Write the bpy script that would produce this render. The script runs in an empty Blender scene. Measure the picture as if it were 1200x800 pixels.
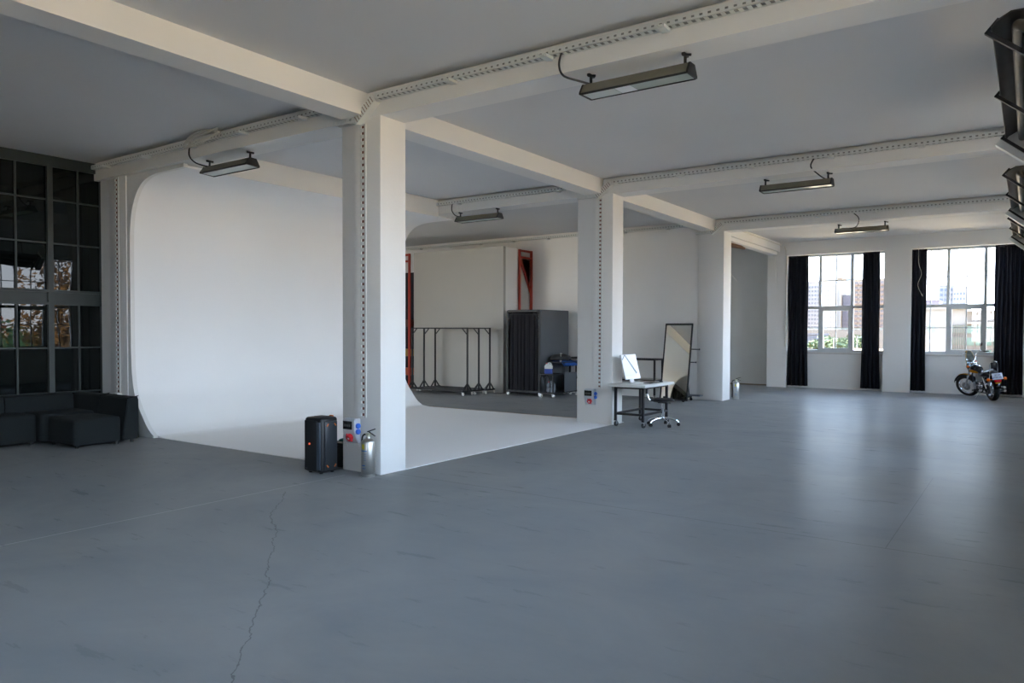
import bpy, bmesh, math, random
from mathutils import Vector, Matrix, Euler
random.seed(7)
R = math.radians
S = bpy.context.scene
C = S.collection

# ------------------------------------------------------------------ camera
cam_d = bpy.data.cameras.new('camera'); cam = bpy.data.objects.new('camera', cam_d); C.objects.link(cam)
F_PX, YAW, PITCH, ROLL = 869.05, 0.6100, -0.0247, 0.00309
cam_d.sensor_width = 36; cam_d.lens = F_PX*36/1200; cam_d.shift_y = 10.83/1200
cam_d.clip_start = .05; cam_d.clip_end = 5000
fw = Vector((-math.sin(YAW)*math.cos(PITCH), math.cos(YAW)*math.cos(PITCH), math.sin(PITCH)))
rt = Vector((math.cos(YAW), math.sin(YAW), 0)); up = rt.cross(fw)
r2 = rt*math.cos(ROLL)+up*math.sin(ROLL); u2 = -rt*math.sin(ROLL)+up*math.cos(ROLL)
cam.matrix_world = Matrix(((r2.x, u2.x, -fw.x, 0), (r2.y, u2.y, -fw.y, 0), (r2.z, u2.z, -fw.z, 1.6), (0, 0, 0, 1)))
S.camera = cam
S.view_settings.view_transform = 'Standard'; S.view_settings.look = 'None'
S.view_settings.gamma = 1; S.view_settings.exposure = 0.55
S.view_settings.use_curve_mapping = False

# ------------------------------------------------------------------ world: bright hazy autumn sky
w = bpy.data.worlds.new('sky'); S.world = w; w.use_nodes = True
nt = w.node_tree; nt.nodes.clear()
tc = nt.nodes.new('ShaderNodeTexCoord'); sx = nt.nodes.new('ShaderNodeSeparateXYZ')
rp = nt.nodes.new('ShaderNodeValToRGB'); bg = nt.nodes.new('ShaderNodeBackground'); ow = nt.nodes.new('ShaderNodeOutputWorld')
nt.links.new(tc.outputs['Generated'], sx.inputs[0]); nt.links.new(sx.outputs['Z'], rp.inputs[0])
nt.links.new(rp.outputs[0], bg.inputs[0]); nt.links.new(bg.outputs[0], ow.inputs[0])
cr = rp.color_ramp
cr.elements[0].position = 0.0; cr.elements[0].color = (.86, .92, 1.0, 1)
cr.elements[1].position = 1.0; cr.elements[1].color = (.32, .52, 1.0, 1)
e = cr.elements.new(.25); e.color = (.60, .78, 1.0, 1)
bg.inputs[1].default_value = 10
sun_d = bpy.data.lights.new('sun', 'SUN'); sun = bpy.data.objects.new('sun', sun_d); C.objects.link(sun)
sun_d.energy = 40; sun_d.angle = R(.6); sun_d.color = (1, .86, .66)
sun.rotation_euler = Vector((.78, .02, -.62)).to_track_quat('-Z', 'Y').to_euler()
S.cycles.diffuse_bounces = 6; S.cycles.max_bounces = 10; S.cycles.sample_clamp_indirect = 8
S.cycles.transparent_max_bounces = 12

# ------------------------------------------------------------------ helpers
MATS = {}
def mat(name, col, rough=.6, metal=0, amt=.06, scale=6, bump=0, bscale=60, spec=.5, emit=0, coat=0, alpha=None):
    if name in MATS: return MATS[name]
    m = bpy.data.materials.new(name); m.use_nodes = True; MATS[name] = m
    n = m.node_tree; b = n.nodes['Principled BSDF']
    b.inputs['Roughness'].default_value = rough; b.inputs['Metallic'].default_value = metal
    b.inputs['Specular IOR Level'].default_value = spec; b.inputs['Coat Weight'].default_value = coat
    t = n.nodes.new('ShaderNodeTexCoord'); no = n.nodes.new('ShaderNodeTexNoise'); no.inputs['Scale'].default_value = scale
    no.inputs['Detail'].default_value = 5; n.links.new(t.outputs['Object'], no.inputs['Vector'])
    mx = n.nodes.new('ShaderNodeMix'); mx.data_type = 'RGBA'
    mx.inputs[6].default_value = tuple(c*(1-amt) for c in col)+(1,); mx.inputs[7].default_value = tuple(min(1, c*(1+amt)) for c in col)+(1,)
    n.links.new(no.outputs['Fac'], mx.inputs[0]); n.links.new(mx.outputs[2], b.inputs['Base Color'])
    if bump:
        nb = n.nodes.new('ShaderNodeTexNoise'); nb.inputs['Scale'].default_value = bscale; nb.inputs['Detail'].default_value = 4
        n.links.new(t.outputs['Object'], nb.inputs['Vector'])
        bp = n.nodes.new('ShaderNodeBump'); bp.inputs['Strength'].default_value = bump; bp.inputs['Distance'].default_value = .01
        n.links.new(nb.outputs['Fac'], bp.inputs['Height']); n.links.new(bp.outputs[0], b.inputs['Normal'])
    if emit: n.links.new(mx.outputs[2], b.inputs['Emission Color']); b.inputs['Emission Strength'].default_value = emit
    return m

def glass_mat(name, tint=(1, 1, 1), refl=.08, rough=0.0):
    m = bpy.data.materials.new(name); m.use_nodes = True; MATS[name] = m
    n = m.node_tree; n.nodes.clear()
    o = n.nodes.new('ShaderNodeOutputMaterial'); t = n.nodes.new('ShaderNodeBsdfTransparent'); g = n.nodes.new('ShaderNodeBsdfGlossy')
    t.inputs[0].default_value = tint+(1,); g.inputs['Roughness'].default_value = rough
    f = n.nodes.new('ShaderNodeFresnel'); f.inputs[0].default_value = 1.45
    a = n.nodes.new('ShaderNodeMix'); a.data_type = 'FLOAT'; 
    mm = n.nodes.new('ShaderNodeMixShader'); n.links.new(f.outputs[0], mm.inputs[0]); n.links.new(t.outputs[0], mm.inputs[1]); n.links.new(g.outputs[0], mm.inputs[2])
    n.nodes.remove(a); n.links.new(mm.outputs[0], o.inputs[0])
    return m

def nb(): return bmesh.new()
def merge(bm, src):
    me = bpy.data.meshes.new('tmp'); src.to_mesh(me); src.free(); bm.from_mesh(me); bpy.data.meshes.remove(me)
def obox(bm, c, s, rot=None, bev=0, seg=2):
    b = bmesh.new(); bmesh.ops.create_cube(b, size=1)
    bmesh.ops.scale(b, vec=Vector(s), verts=b.verts)
    if bev: bmesh.ops.bevel(b, geom=list(b.edges), offset=bev, segments=seg, affect='EDGES', profile=.5)
    M = Matrix.Translation(Vector(c))
    if rot is not None: M = M @ (rot.to_4x4() if isinstance(rot, Matrix) else Euler(rot).to_matrix().to_4x4())
    bmesh.ops.transform(b, matrix=M, verts=b.verts)
    merge(bm, b); return bm
def box(bm, lo, hi, bev=0, seg=2):
    lo = Vector(lo); hi = Vector(hi)
    if not bev:
        x0, y0, z0 = [min(lo[i], hi[i]) for i in range(3)]; x1, y1, z1 = [max(lo[i], hi[i]) for i in range(3)]
        v = [bm.verts.new(p) for p in ((x0,y0,z0),(x1,y0,z0),(x1,y1,z0),(x0,y1,z0),(x0,y0,z1),(x1,y0,z1),(x1,y1,z1),(x0,y1,z1))]
        for f in ((0,3,2,1),(4,5,6,7),(0,1,5,4),(1,2,6,5),(2,3,7,6),(3,0,4,7)): bm.faces.new([v[i] for i in f])
        return bm
    return obox(bm, (lo+hi)/2, [abs(a) for a in (hi-lo)], None, bev, seg)
def frame_of(d):
    d = Vector(d).normalized(); a = Vector((0, 0, 1)) if abs(d.z) < .9 else Vector((1, 0, 0))
    x = d.cross(a).normalized(); return x, d.cross(x).normalized()
def cyl(bm, p0, p1, r, n=12, r1=None, caps=True):
    p0, p1 = Vector(p0), Vector(p1); x, y = frame_of(p1-p0); r1 = r if r1 is None else r1
    A = []; B = []
    for i in range(n):
        t = 2*math.pi*i/n; q = x*math.cos(t)+y*math.sin(t)
        A.append(bm.verts.new(p0+q*r)); B.append(bm.verts.new(p1+q*r1))
    for i in range(n): bm.faces.new((A[i], B[i], B[(i+1) % n], A[(i+1) % n]))
    if caps: bm.faces.new(A); bm.faces.new(B[::-1])
    return bm
def tube(bm, pts, r, n=8, closed=False):
    pts = [Vector(p) for p in pts]; rings = []
    N = len(pts); px = None
    for i, p in enumerate(pts):
        a = pts[(i-1) % N] if (closed or i > 0) else p; b = pts[(i+1) % N] if (closed or i < N-1) else p
        d = (b-a).normalized()
        if px is None: x, y = frame_of(d)
        else:
            x = (px-d*px.dot(d)).normalized(); y = d.cross(x)
        px = x; rr = r[i] if isinstance(r, (list, tuple)) else r
        rings.append([bm.verts.new(p+(x*math.cos(2*math.pi*k/n)+y*math.sin(2*math.pi*k/n))*rr) for k in range(n)])
    M = N if closed else N-1
    for i in range(M):
        a, b = rings[i], rings[(i+1) % N]
        for k in range(n): bm.faces.new((a[k], a[(k+1) % n], b[(k+1) % n], b[k]))
    if not closed: bm.faces.new(rings[0][::-1]); bm.faces.new(rings[-1])
    return bm
def spline(P, k=6, closed=False):
    P = [Vector(p) for p in P]; out = []; n = len(P)
    for i in range(n if closed else n-1):
        g = lambda j: P[j % n] if closed else P[max(0, min(n-1, j))]
        a, b, c, d = g(i-1), g(i), g(i+1), g(i+2)
        for s in range(k):
            t = s/k; out.append(.5*((2*b)+(c-a)*t+(2*a-5*b+4*c-d)*t*t+(-a+3*b-3*c+d)*t**3))
    if not closed: out.append(P[-1])
    return out
def lathe(bm, prof, c=(0, 0, 0), axis=(0, 0, 1), n=24):
    c = Vector(c); ax = Vector(axis).normalized(); x, y = frame_of(ax); rings = []
    for r, h in prof:
        if r < 1e-5: rings.append([bm.verts.new(c+ax*h)])
        else: rings.append([bm.verts.new(c+ax*h+(x*math.cos(2*math.pi*k/n)+y*math.sin(2*math.pi*k/n))*r) for k in range(n)])
    for a, b in zip(rings, rings[1:]):
        for k in range(n):
            f = [a[k % len(a)], b[k % len(b)], b[(k+1) % len(b)], a[(k+1) % len(a)]]
            f = list(dict.fromkeys(f))
            if len(f) > 2: bm.faces.new(f)
    return bm
def prism(bm, poly, axis, a0, a1):
    """extrude a 2-D outline along 'x','y' or 'z'"""
    def P(u, v, a): return {'x': (a, u, v), 'y': (u, a, v), 'z': (u, v, a)}[axis]
    A = [bm.verts.new(P(u, v, a0)) for u, v in poly]; B = [bm.verts.new(P(u, v, a1)) for u, v in poly]; n = len(poly)
    for i in range(n): bm.faces.new((A[i], A[(i+1) % n], B[(i+1) % n], B[i]))
    f1 = bm.faces.new(A[::-1]); f2 = bm.faces.new(B)
    f1.normal_update(); f2.normal_update(); bmesh.ops.triangulate(bm, faces=[f1, f2], ngon_method='EAR_CLIP')
    return bm
def obj(name, bm, m, parent=None, smooth=35, kind=None, label=None, loc=None):
    bmesh.ops.recalc_face_normals(bm, faces=bm.faces)
    me = bpy.data.meshes.new(name); bm.to_mesh(me); bm.free()
    if smooth:
        me.shade_smooth(); me.set_sharp_from_angle(angle=R(smooth))
    me.materials.append(m)
    o = bpy.data.objects.new(name, me); C.objects.link(o)
    if parent is not None: o.parent = parent
    if loc is not None: o.location = loc
    if kind: o['kind'] = kind
    if label: o['label'] = label
    return o
def struct(name, bm, m, parent=None, smooth=35, label=None):
    return obj(name, bm, m, parent, smooth, kind='structure', label=label)
def thing(name, label, cat, loc=(0, 0, 0), rot=(0, 0, 0), group=None):
    o = bpy.data.objects.new(name, None); C.objects.link(o); o.empty_display_size = .1
    o.location = loc; o.rotation_euler = rot; o['label'] = label; o['category'] = cat
    if group: o['group'] = group
    return o
def tag(o, label, cat, group=None, kind=None):
    o['label'] = label; o['category'] = cat
    if group: o['group'] = group
    if kind: o['kind'] = kind
    return o
def dup(root, loc=None, rot=None, label=None, group=None):
    def cp(o, par):
        c = o.copy(); C.objects.link(c)
        if par is not None: c.parent = par
        for ch in KIDS.get(o.name, [x for x in o.children]): cp(ch, c)
        return c
    r = cp(root, None)
    if loc is not None: r.location = loc
    if rot is not None: r.rotation_euler = rot
    if label: r['label'] = label
    if group: r['group'] = group
    return r
KIDS = {}

# ------------------------------------------------------------------ materials
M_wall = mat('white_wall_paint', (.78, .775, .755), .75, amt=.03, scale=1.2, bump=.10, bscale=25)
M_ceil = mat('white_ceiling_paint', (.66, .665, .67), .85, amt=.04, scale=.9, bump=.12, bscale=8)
M_cyc = mat('white_cyclorama_paint', (.89, .89, .885), .6, amt=.015, scale=1, bump=.03, bscale=20)
M_cycfloor = mat('scuffed_white_floor_paint', (.80, .80, .79), .45, amt=.05, scale=3, bump=.05, bscale=12)
M_frame = mat('grey_white_window_paint', (.62, .66, .68), .45, amt=.05, scale=8)
M_tray = mat('white_tray_paint', (.72, .74, .72), .45, amt=.05, scale=10)
M_darkmet = mat('black_painted_steel', (.011, .012, .015), .55, amt=.2, scale=20)
M_partframe = mat('dark_green_grey_steel', (.020, .030, .030), .42, amt=.2, scale=6)
M_lampbody = mat('olive_grey_lamp_housing', (.21, .20, .155), .45, metal=.3, amt=.15, scale=15)
M_lampglass = mat('pale_green_lamp_glass', (.55, .62, .58), .15, amt=.1, scale=5)
M_chrome = mat('polished_chrome', (.75, .76, .78), .12, metal=1, amt=.05)
M_steel = mat('brushed_stainless_steel', (.50, .50, .48), .36, metal=1, amt=.08, scale=30)
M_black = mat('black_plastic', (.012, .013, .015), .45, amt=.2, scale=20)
M_rubber = mat('black_rubber', (.018, .018, .018), .75, amt=.2, scale=30, bump=.2)
M_curtain = mat('navy_black_curtain_cloth', (.010, .012, .020), .8, amt=.25, scale=12, bump=.1, bscale=200)
M_sofa = mat('dark_teal_grey_upholstery', (.0065, .0105, .012), .9, amt=.25, scale=60, bump=.25, bscale=300)
M_red = mat('red_oxide_steel', (.36, .035, .018), .5, amt=.15, scale=9)
M_wire = mat('white_cable_sheath', (.68, .66, .60), .5)
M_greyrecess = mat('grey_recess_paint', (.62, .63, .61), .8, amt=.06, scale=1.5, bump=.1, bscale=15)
M_greywall = mat('grey_painted_board', (.40, .395, .365), .7, amt=.03, scale=2, bump=.05)
M_caster = mat('off_white_caster_plastic', (.72, .72, .68), .4)

def darkglass():
    m = bpy.data.materials.new('dark_room_glass'); m.use_nodes = True
    b = m.node_tree.nodes['Principled BSDF']; n = m.node_tree
    b.inputs['Base Color'].default_value = (.004, .006, .006, 1); b.inputs['Roughness'].default_value = .01; b.inputs['IOR'].default_value = 1.38  # opaque near-black base colour stands in for the unlit room behind
    no = n.nodes.new('ShaderNodeTexNoise'); no.inputs['Scale'].default_value = 1.1; no.inputs['Detail'].default_value = 1
    t = n.nodes.new('ShaderNodeTexCoord'); n.links.new(t.outputs['Object'], no.inputs['Vector'])
    bp = n.nodes.new('ShaderNodeBump'); bp.inputs['Strength'].default_value = .12; bp.inputs['Distance'].default_value = .02
    n.links.new(no.outputs['Fac'], bp.inputs['Height']); n.links.new(bp.outputs[0], b.inputs['Normal'])
    return m
M_dglass = darkglass()
M_glass = glass_mat('window_glass')

def floor_mat():
    m = bpy.data.materials.new('grey_power_floated_concrete'); m.use_nodes = True
    n = m.node_tree; L = n.links; b = n.nodes['Principled BSDF']
    t = n.nodes.new('ShaderNodeTexCoord')
    def noise(scale, det=6, rough=.55, vec=None, dist=0):
        x = n.nodes.new('ShaderNodeTexNoise'); x.inputs['Scale'].default_value = scale; x.inputs['Detail'].default_value = det
        x.inputs['Roughness'].default_value = rough; x.inputs['Distortion'].default_value = dist
        L.new(vec or t.outputs['Object'], x.inputs['Vector']); return x.outputs['Fac']
    def math_(op, a, b_=None, c=None):
        x = n.nodes.new('ShaderNodeMath'); x.operation = op
        for i, q in enumerate((a, b_, c)):
            if q is None: continue
            if isinstance(q, (int, float)): x.inputs[i].default_value = q
            else: L.new(q, x.inputs[i])
        return x.outputs[0]
    def mix(f, c1, c2):
        x = n.nodes.new('ShaderNodeMix'); x.data_type = 'RGBA'
        if isinstance(f, float): x.inputs[0].default_value = f
        else: L.new(f, x.inputs[0])
        for i, q in ((6, c1), (7, c2)):
            if isinstance(q, tuple): x.inputs[i].default_value = q+(1,)
            else: L.new(q, x.inputs[i])
        return x.outputs[2]
    mp = n.nodes.new('ShaderNodeMapping'); mp.inputs['Scale'].default_value = (.35, 1.6, 1); mp.inputs['Rotation'].default_value = (0, 0, .5)
    L.new(t.outputs['Object'], mp.inputs['Vector'])
    n1 = noise(.7, 8, .6, dist=.6); n2 = noise(5, 8, .65, mp.outputs[0]); n3 = noise(60, 3)
    ra = n.nodes.new('ShaderNodeMapRange'); ra.inputs[1].default_value = .35; ra.inputs[2].default_value = .65; L.new(n1, ra.inputs[0])
    col = mix(ra.outputs[0], (.228, .243, .252), (.285, .292, .29))
    r2_ = n.nodes.new('ShaderNodeMapRange'); r2_.inputs[1].default_value = .3; r2_.inputs[2].default_value = .75; L.new(n2, r2_.inputs[0])
    col = mix(math_('MULTIPLY', r2_.outputs[0], .16), col, (.325, .335, .34))
    sp = n.nodes.new('ShaderNodeSeparateXYZ'); L.new(t.outputs['Object'], sp.inputs[0])
    X, Y = sp.outputs[0], sp.outputs[1]
    wob = math_('MULTIPLY', math_('SUBTRACT', noise(2.0, 6, .7), .5), .05)
    def line(ax, pos, wd, lim=None, below=True, wb=wob):
        d = math_('ABSOLUTE', math_('SUBTRACT', math_('ADD', ax, wb), pos))
        f = math_('LESS_THAN', d, wd)
        if lim is not None:
            o = Y if ax is X else X
            f = math_('MULTIPLY', f, math_('LESS_THAN' if below else 'GREATER_THAN', o, lim))
        return f
    tiny = math_('MULTIPLY', wob, .15)
    col = mix(math_('MULTIPLY', line(X, -6.26, .006, 5.7, True, tiny), .75), col, (.50, .50, .50))
    dark = math_('MAXIMUM', line(Y, 6.1, .004, -5.9, False), line(Y, 17.2, .010, -5.9, False))
    dark = math_('MAXIMUM', dark, line(Y, 11.6, .005, -5.3, False))
    wob2 = math_('MULTIPLY', math_('SUBTRACT', noise(.8, 8, .65), .5), .9)
    diag = math_('ADD', math_('MULTIPLY', math_('ADD', X, 6.04), .645), math_('MULTIPLY', math_('SUBTRACT', Y, 4.69), .764))
    crk = math_('MULTIPLY', math_('LESS_THAN', math_('ABSOLUTE', math_('ADD', diag, math_('MULTIPLY', wob2, .5))), .004), math_('MULTIPLY', math_('GREATER_THAN', X, -6.1), math_('LESS_THAN', X, -2.4)))
    dark = math_('MAXIMUM', dark, math_('MULTIPLY', crk, .8))
    dark = math_('MAXIMUM', dark, math_('MULTIPLY', math_('MULTIPLY', line(X, -.86, .0025, 9.4, True, tiny), math_('GREATER_THAN', Y, 6.1)), .7))
    col = mix(math_('MULTIPLY', dark, .6), col, (.06, .06, .06))
    # pale scratches
    vo = n.nodes.new('ShaderNodeTexNoise'); vo.inputs['Scale'].default_value = 14; vo.inputs['Detail'].default_value = 2; vo.inputs['Distortion'].default_value = 2.5
    L.new(mp.outputs[0], vo.inputs['Vector'])
    sc = math_('LESS_THAN', math_('ABSOLUTE', math_('SUBTRACT', vo.outputs['Fac'], .62)), .0025)
    col = mix(math_('MULTIPLY', sc, .25), col, (.36, .36, .36))
    rr = n.nodes.new('ShaderNodeMapRange'); rr.inputs[1].default_value = .3; rr.inputs[2].default_value = .7; rr.inputs[3].default_value = .26; rr.inputs[4].default_value = .34
    L.new(n2, rr.inputs[0])
    bp = n.nodes.new('ShaderNodeBump'); bp.inputs['Strength'].default_value = .13; bp.inputs['Distance'].default_value = .005
    L.new(math_('ADD', n2, math_('MULTIPLY', n3, .15)), bp.inputs['Height']); 
    out = n.nodes['Material Output']; n.nodes.remove(b)
    df = n.nodes.new('ShaderNodeBsdfDiffuse'); gl = n.nodes.new('ShaderNodeBsdfGlossy'); fr_ = n.nodes.new('ShaderNodeFresnel'); fr_.inputs[0].default_value = 1.45; ms = n.nodes.new('ShaderNodeMixShader')
    L.new(col, df.inputs[0]); L.new(rr.outputs[0], gl.inputs['Roughness'])
    for q in (df, gl): L.new(bp.outputs[0], q.inputs['Normal'])
    L.new(math_('MULTIPLY', fr_.outputs[0], .20), ms.inputs[0]); L.new(df.outputs[0], ms.inputs[1]); L.new(gl.outputs[0], ms.inputs[2]); L.new(ms.outputs[0], out.inputs[0])
    return m
M_floor = floor_mat()

# ------------------------------------------------------------------ room shell
YB, XL, XRW = -5.35, -12.3, .45          # wall behind camera, glass partition, right wall inner face
ZC = 4.27
ROWS = (5.93, 11.53, 17.15); YW = 22.85
b = nb(); box(b, (-17.2, YB-.2, -.25), (.95, 23.25, 0)); struct('floor', b, M_floor)
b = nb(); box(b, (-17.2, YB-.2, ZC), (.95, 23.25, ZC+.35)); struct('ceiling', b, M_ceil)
FRONT_FILL = [(-2.9, -.9)]  # unseen window opening added behind the camera to brighten the room
px_ = -17.2
for a_, c_ in FRONT_FILL+[(.95, .95)]:
    b = nb(); box(b, (px_, YB-.25, 0), (a_, YB, ZC)); struct('wall_front', b, M_wall); px_ = c_
    if c_ > a_:
        b = nb(); box(b, (a_, YB-.25, 0), (c_, YB, .95)); struct('wall_front_parapet', b, M_wall)
        b = nb(); box(b, (a_, YB-.25, 3.89), (c_, YB, ZC)); struct('wall_front_lintel', b, M_wall)
b = nb(); box(b, (-12.75, YB, 0), (-12.38, 6.09, ZC)); struct('wall_left_blackout', b, M_black)      # unseen black slab added behind the glass to keep sunlight out
b = nb(); box(b, (-17.2, 6.1, 0), (-17.0, 17.15, ZC)); struct('wall_far_left', b, M_wall)
b = nb(); box(b, (-17.2, 17.15, 0), (-6.55, 17.6, ZC)); struct('wall_back', b, M_wall)
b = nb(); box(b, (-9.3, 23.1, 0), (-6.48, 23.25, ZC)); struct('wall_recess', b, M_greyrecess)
b = nb(); box(b, (-9.3, 17.6, 0), (-9.1, 23.1, ZC)); struct('wall_recess_side', b, M_wall)
b = nb(); box(b, (-9.1, 23.07, 0), (-6.5, 23.1, .035)); struct('baseboard_recess', b, mat('brown_grime_skirting', (.22, .18, .13), .9, amt=.3))
# beams
b = nb(); box(b, (-6.46, YB, 4.01), (-6.13, ROWS[0], ZC)); struct('ceiling_beam', b, M_wall, label='long beam in front of the nearest column')
b = nb(); box(b, (-6.46, ROWS[0]+.38, 4.01), (-6.13, ROWS[1], ZC)); struct('ceiling_beam', b, M_wall)
b = nb(); box(b, (-6.46, ROWS[1]+.38, 4.01), (-6.13, ROWS[2], ZC)); struct('ceiling_beam', b, M_wall)
# last beam, with a broken patch near the third column
b = nb(); box(b, (-6.46, ROWS[2]+.4, 4.01), (-6.13, 22.62, ZC)); lb = struct('ceiling_beam', b, M_wall)
b = nb(); box(b, (-6.40, 17.6, 3.90), (-6.17, 22.5, 4.01), .02)
struct('beam_casing', b, M_wall, lb, label='lower boxed casing under the last beam')
M_rust = mat('rusty_broken_concrete', (.20, .09, .04), .9, amt=.6, scale=18, bump=.6, bscale=40)
b = nb(); prism(b, [(-6.52, 18.3), (-6.40, 18.25), (-6.30, 18.7), (-6.26, 19.5), (-6.36, 20.1), (-6.5, 19.6), (-6.6, 18.9)], 'z', 3.86, 3.905)
struct('broken_patch', b, M_rust, lb, label='rusty broken patch of concrete')
for y0, y1 in ((5.93, 6.31), (11.53, 11.91)):
    b = nb(); box(b, (-12.3 if y0 < 6 else -16.99, y0, 3.995), (-6.0, y1, ZC)); box(b, (-6.0, y0, 3.995), (.5, y1, ZC)); struct('cross_beam', b, M_wall)
b = nb(); box(b, (-6.55, 17.15, 3.995), (.5, 17.53, ZC)); struct('cross_beam', b, M_wall)
b = nb(); box(b, (-12.3, .3, 3.995), (.5, .68, ZC)); struct('cross_beam', b, M_wall)
# columns
col_objs = []
for x0, y0, y1 in ((-6.54, 5.925, 6.33), (-6.62, 11.50, 11.90), (-6.55, 17.14, 17.66)):
    b = nb(); box(b, (x0, y0, 0), (-5.925, y1, 4.0), .008); col_objs.append(struct('column', b, M_wall))
b = nb(); box(b, (-11.95, 5.99, 0), (-11.45, 6.04, 4.0), .004); struct('pilaster', b, M_wall)
# window wall: pilasters, parapets, lintel
b = nb(); box(b, (-6.48, 22.62, 0), (-5.92, 23.1, ZC)); struct('pilaster', b, M_wall)
b = nb(); box(b, (-3.33, 22.62, 0), (-2.66, 23.1, ZC)); struct('pilaster', b, M_wall)
b = nb(); box(b, (-.14, 22.62, 0), (.95, 23.1, ZC)); struct('pilaster', b, M_wall)
for x0, x1 in ((-5.92, -3.33), (-2.66, -.14)):
    b = nb(); box(b, (x0, 22.86, 0), (x1, 23.1, 1.0)); struct('wall_parapet', b, M_wall)
    b = nb(); box(b, (x0, 22.62, 3.89), (x1, 23.1, ZC)); struct('wall_lintel', b, M_wall)
# right wall bays (behind the right edge of the frame): pilasters, parapets, lintels
bays = []
for r0 in (-5.3, .3, 5.93, 11.53, 17.15):  # first bay, unseen behind the camera, is glazed to add light
    b = nb(); box(b, (.12, r0, 0), (.95, r0+.45, ZC)); struct('pilaster', b, M_wall)
    nxt = {-10.9: -5.3, -5.3: .3, .3: 5.93, 5.93: 11.53, 11.53: 17.15, 17.15: 22.62}[r0]
    mid = (r0+.45+nxt)/2
    b = nb(); box(b, (.42, mid-.15, 0), (.95, mid+.15, ZC)); struct('pilaster', b, M_wall)
    b = nb(); box(b, (.70, r0+.45, 0), (.95, nxt, .95)); struct('wall_right_parapet', b, M_wall)
    b = nb(); box(b, (.45, r0+.45, 3.89), (.95, nxt, ZC)); struct('wall_right_lintel', b, M_wall)
    bays += [(r0+.45, mid-.15), (mid+.15, nxt)]

# ------------------------------------------------------------------ windows
def window(n, W, sill, top, loc, rotz, lights=3):
    """unit W wide, built along local x, glass in the local xz plane; front is local -y"""
    root = bpy.data.objects.new('window_%d' % n, None); C.objects.link(root); root.location = loc; root.rotation_euler = (0, 0, rotz); root['kind'] = 'structure'
    H = top-sill; t = .055
    b = nb()
    box(b, (0, -.05, 0), (.045, .05, H)); box(b, (W-.045, -.05, 0), (W, .05, H))
    box(b, (0.045, -.05, 0), (W-.045, .05, .07)); box(b, (0.045, -.05, H-.05), (W-.045, .05, H))
    zt = 2.36-sill
    box(b, (.045, -.045, zt-.05), (W-.045, .045, zt+.03))
    xs = [W*i/lights for i in range(1, lights)]
    for x in xs: box(b, (x-t/2-.01, -.05, .07), (x+t/2+.01, .05, H-.05))
    fr = obj('window_frame', b, M_frame, root, 0)
    cells = list(zip([.045]+[x+t/2+.01 for x in xs], [x-t/2-.01 for x in xs]+[W-.045]))
    zb, zu = 1.76-sill, 3.13-sill
    for i, (a, c) in enumerate(cells):
        inset = 0
        if i == lights//2:       # opening casement in the middle
            b = nb(); f = .055
            box(b, (a, -.065, .07), (a+f, .03, zt-.05)); box(b, (c-f, -.065, .07), (c, .03, zt-.05))
            box(b, (a+f, -.065, .07), (c-f, .03, .07+f)); box(b, (a+f, -.065, zt-.05-f), (c-f, .03, zt-.05))
            s = obj('casement', b, M_frame, root, 0)
            b = nb(); cyl(b, (a+.02, -.09, .8), (a+.02, -.09, .92), .01, 8); obj('handle', b, M_frame, s)
            inset = f
        m = (a+c)/2
        for z0, z1, ins in ((.07, zb, inset), (zb, zt-.05, inset), (zt+.03, zu, 0), (zu, H-.05, 0)):
            zz0 = z0+(ins if z0 == .07 else 0); zz1 = z1-(ins if z1 == zt-.05 else 0)
            for x0, x1 in ((a+ins, m), (m, c-ins)):
                b = nb(); box(b, (x0, -.003, zz0), (x1, .003, zz1)); obj('pane', b, M_glass, root, 0)
        b = nb()
        box(b, (m-.011, -.018, .07+inset), (m+.011, .018, zt-.05-inset)); box(b, (m-.011, -.018, zt+.03), (m+.011, .018, H-.05))
        box(b, (a+inset, -.018, zb-.011), (c-inset, .018, zb+.011)); box(b, (a, -.018, zu-.011), (c, .018, zu+.011))
        obj('glazing_bar', b, M_frame, root, 0)
    b = nb(); box(b, (-.0, -.16, -.05), (W, .05, 0), .006); obj('window_sill', b, mat('marble_sill', (.62, .60, .57), .4, amt=.15, scale=12), root)
    return root
wn = 1
window(wn, 2.59, 1.05, 3.89, (-5.92, 22.99, 1.05), 0); wn += 1
window(wn, 2.52, 1.05, 3.89, (-2.66, 22.99, 1.05), 0); wn += 1
for x0, x1 in FRONT_FILL:
    window(wn, x1-x0, 1.0, 3.89, (x1, YB-.12, 1.0), math.pi, 3); wn += 1  # added window behind the camera, there only for its light
for y0, y1 in bays:
    window(wn, y1-y0, 1.0, 3.89, (.83, y1, 1.0), -math.pi/2, 3); wn += 1

# ------------------------------------------------------------------ cyclorama
cp = [(-5.94, .006), (-9.6, .006), (-10.55, .006), (-10.74, .03), (-10.86, .10), (-10.96, .19), (-11.06, .31), (-11.17, .45), (-11.27, .63), (-11.335, .88),
      (-11.365, 1.25), (-11.37, 2.0), (-11.37, 2.9), (-11.34, 3.30), (-11.26, 3.55), (-11.12, 3.75), (-10.93, 3.87), (-10.68, 3.925), (-10.4, 3.935), (-9.9, 3.935)]
curve = [Vector((p[0], 0, p[1])) for p in cp[:3]]+spline([(p[0], 0, p[1]) for p in cp[3:-1]], 4)+[Vector((-9.9, 0, 3.935))]
Y0, Y1 = 6.07, 12.0
b = nb(); prev = None
nv = []
for p in curve:
    nv.append([b.verts.new((p.x, y, p.z)) for y in (Y0, Y1)])
for a, c in zip(nv, nv[1:]): b.faces.new((a[0], a[1], c[1], c[0]))
off = []
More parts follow.
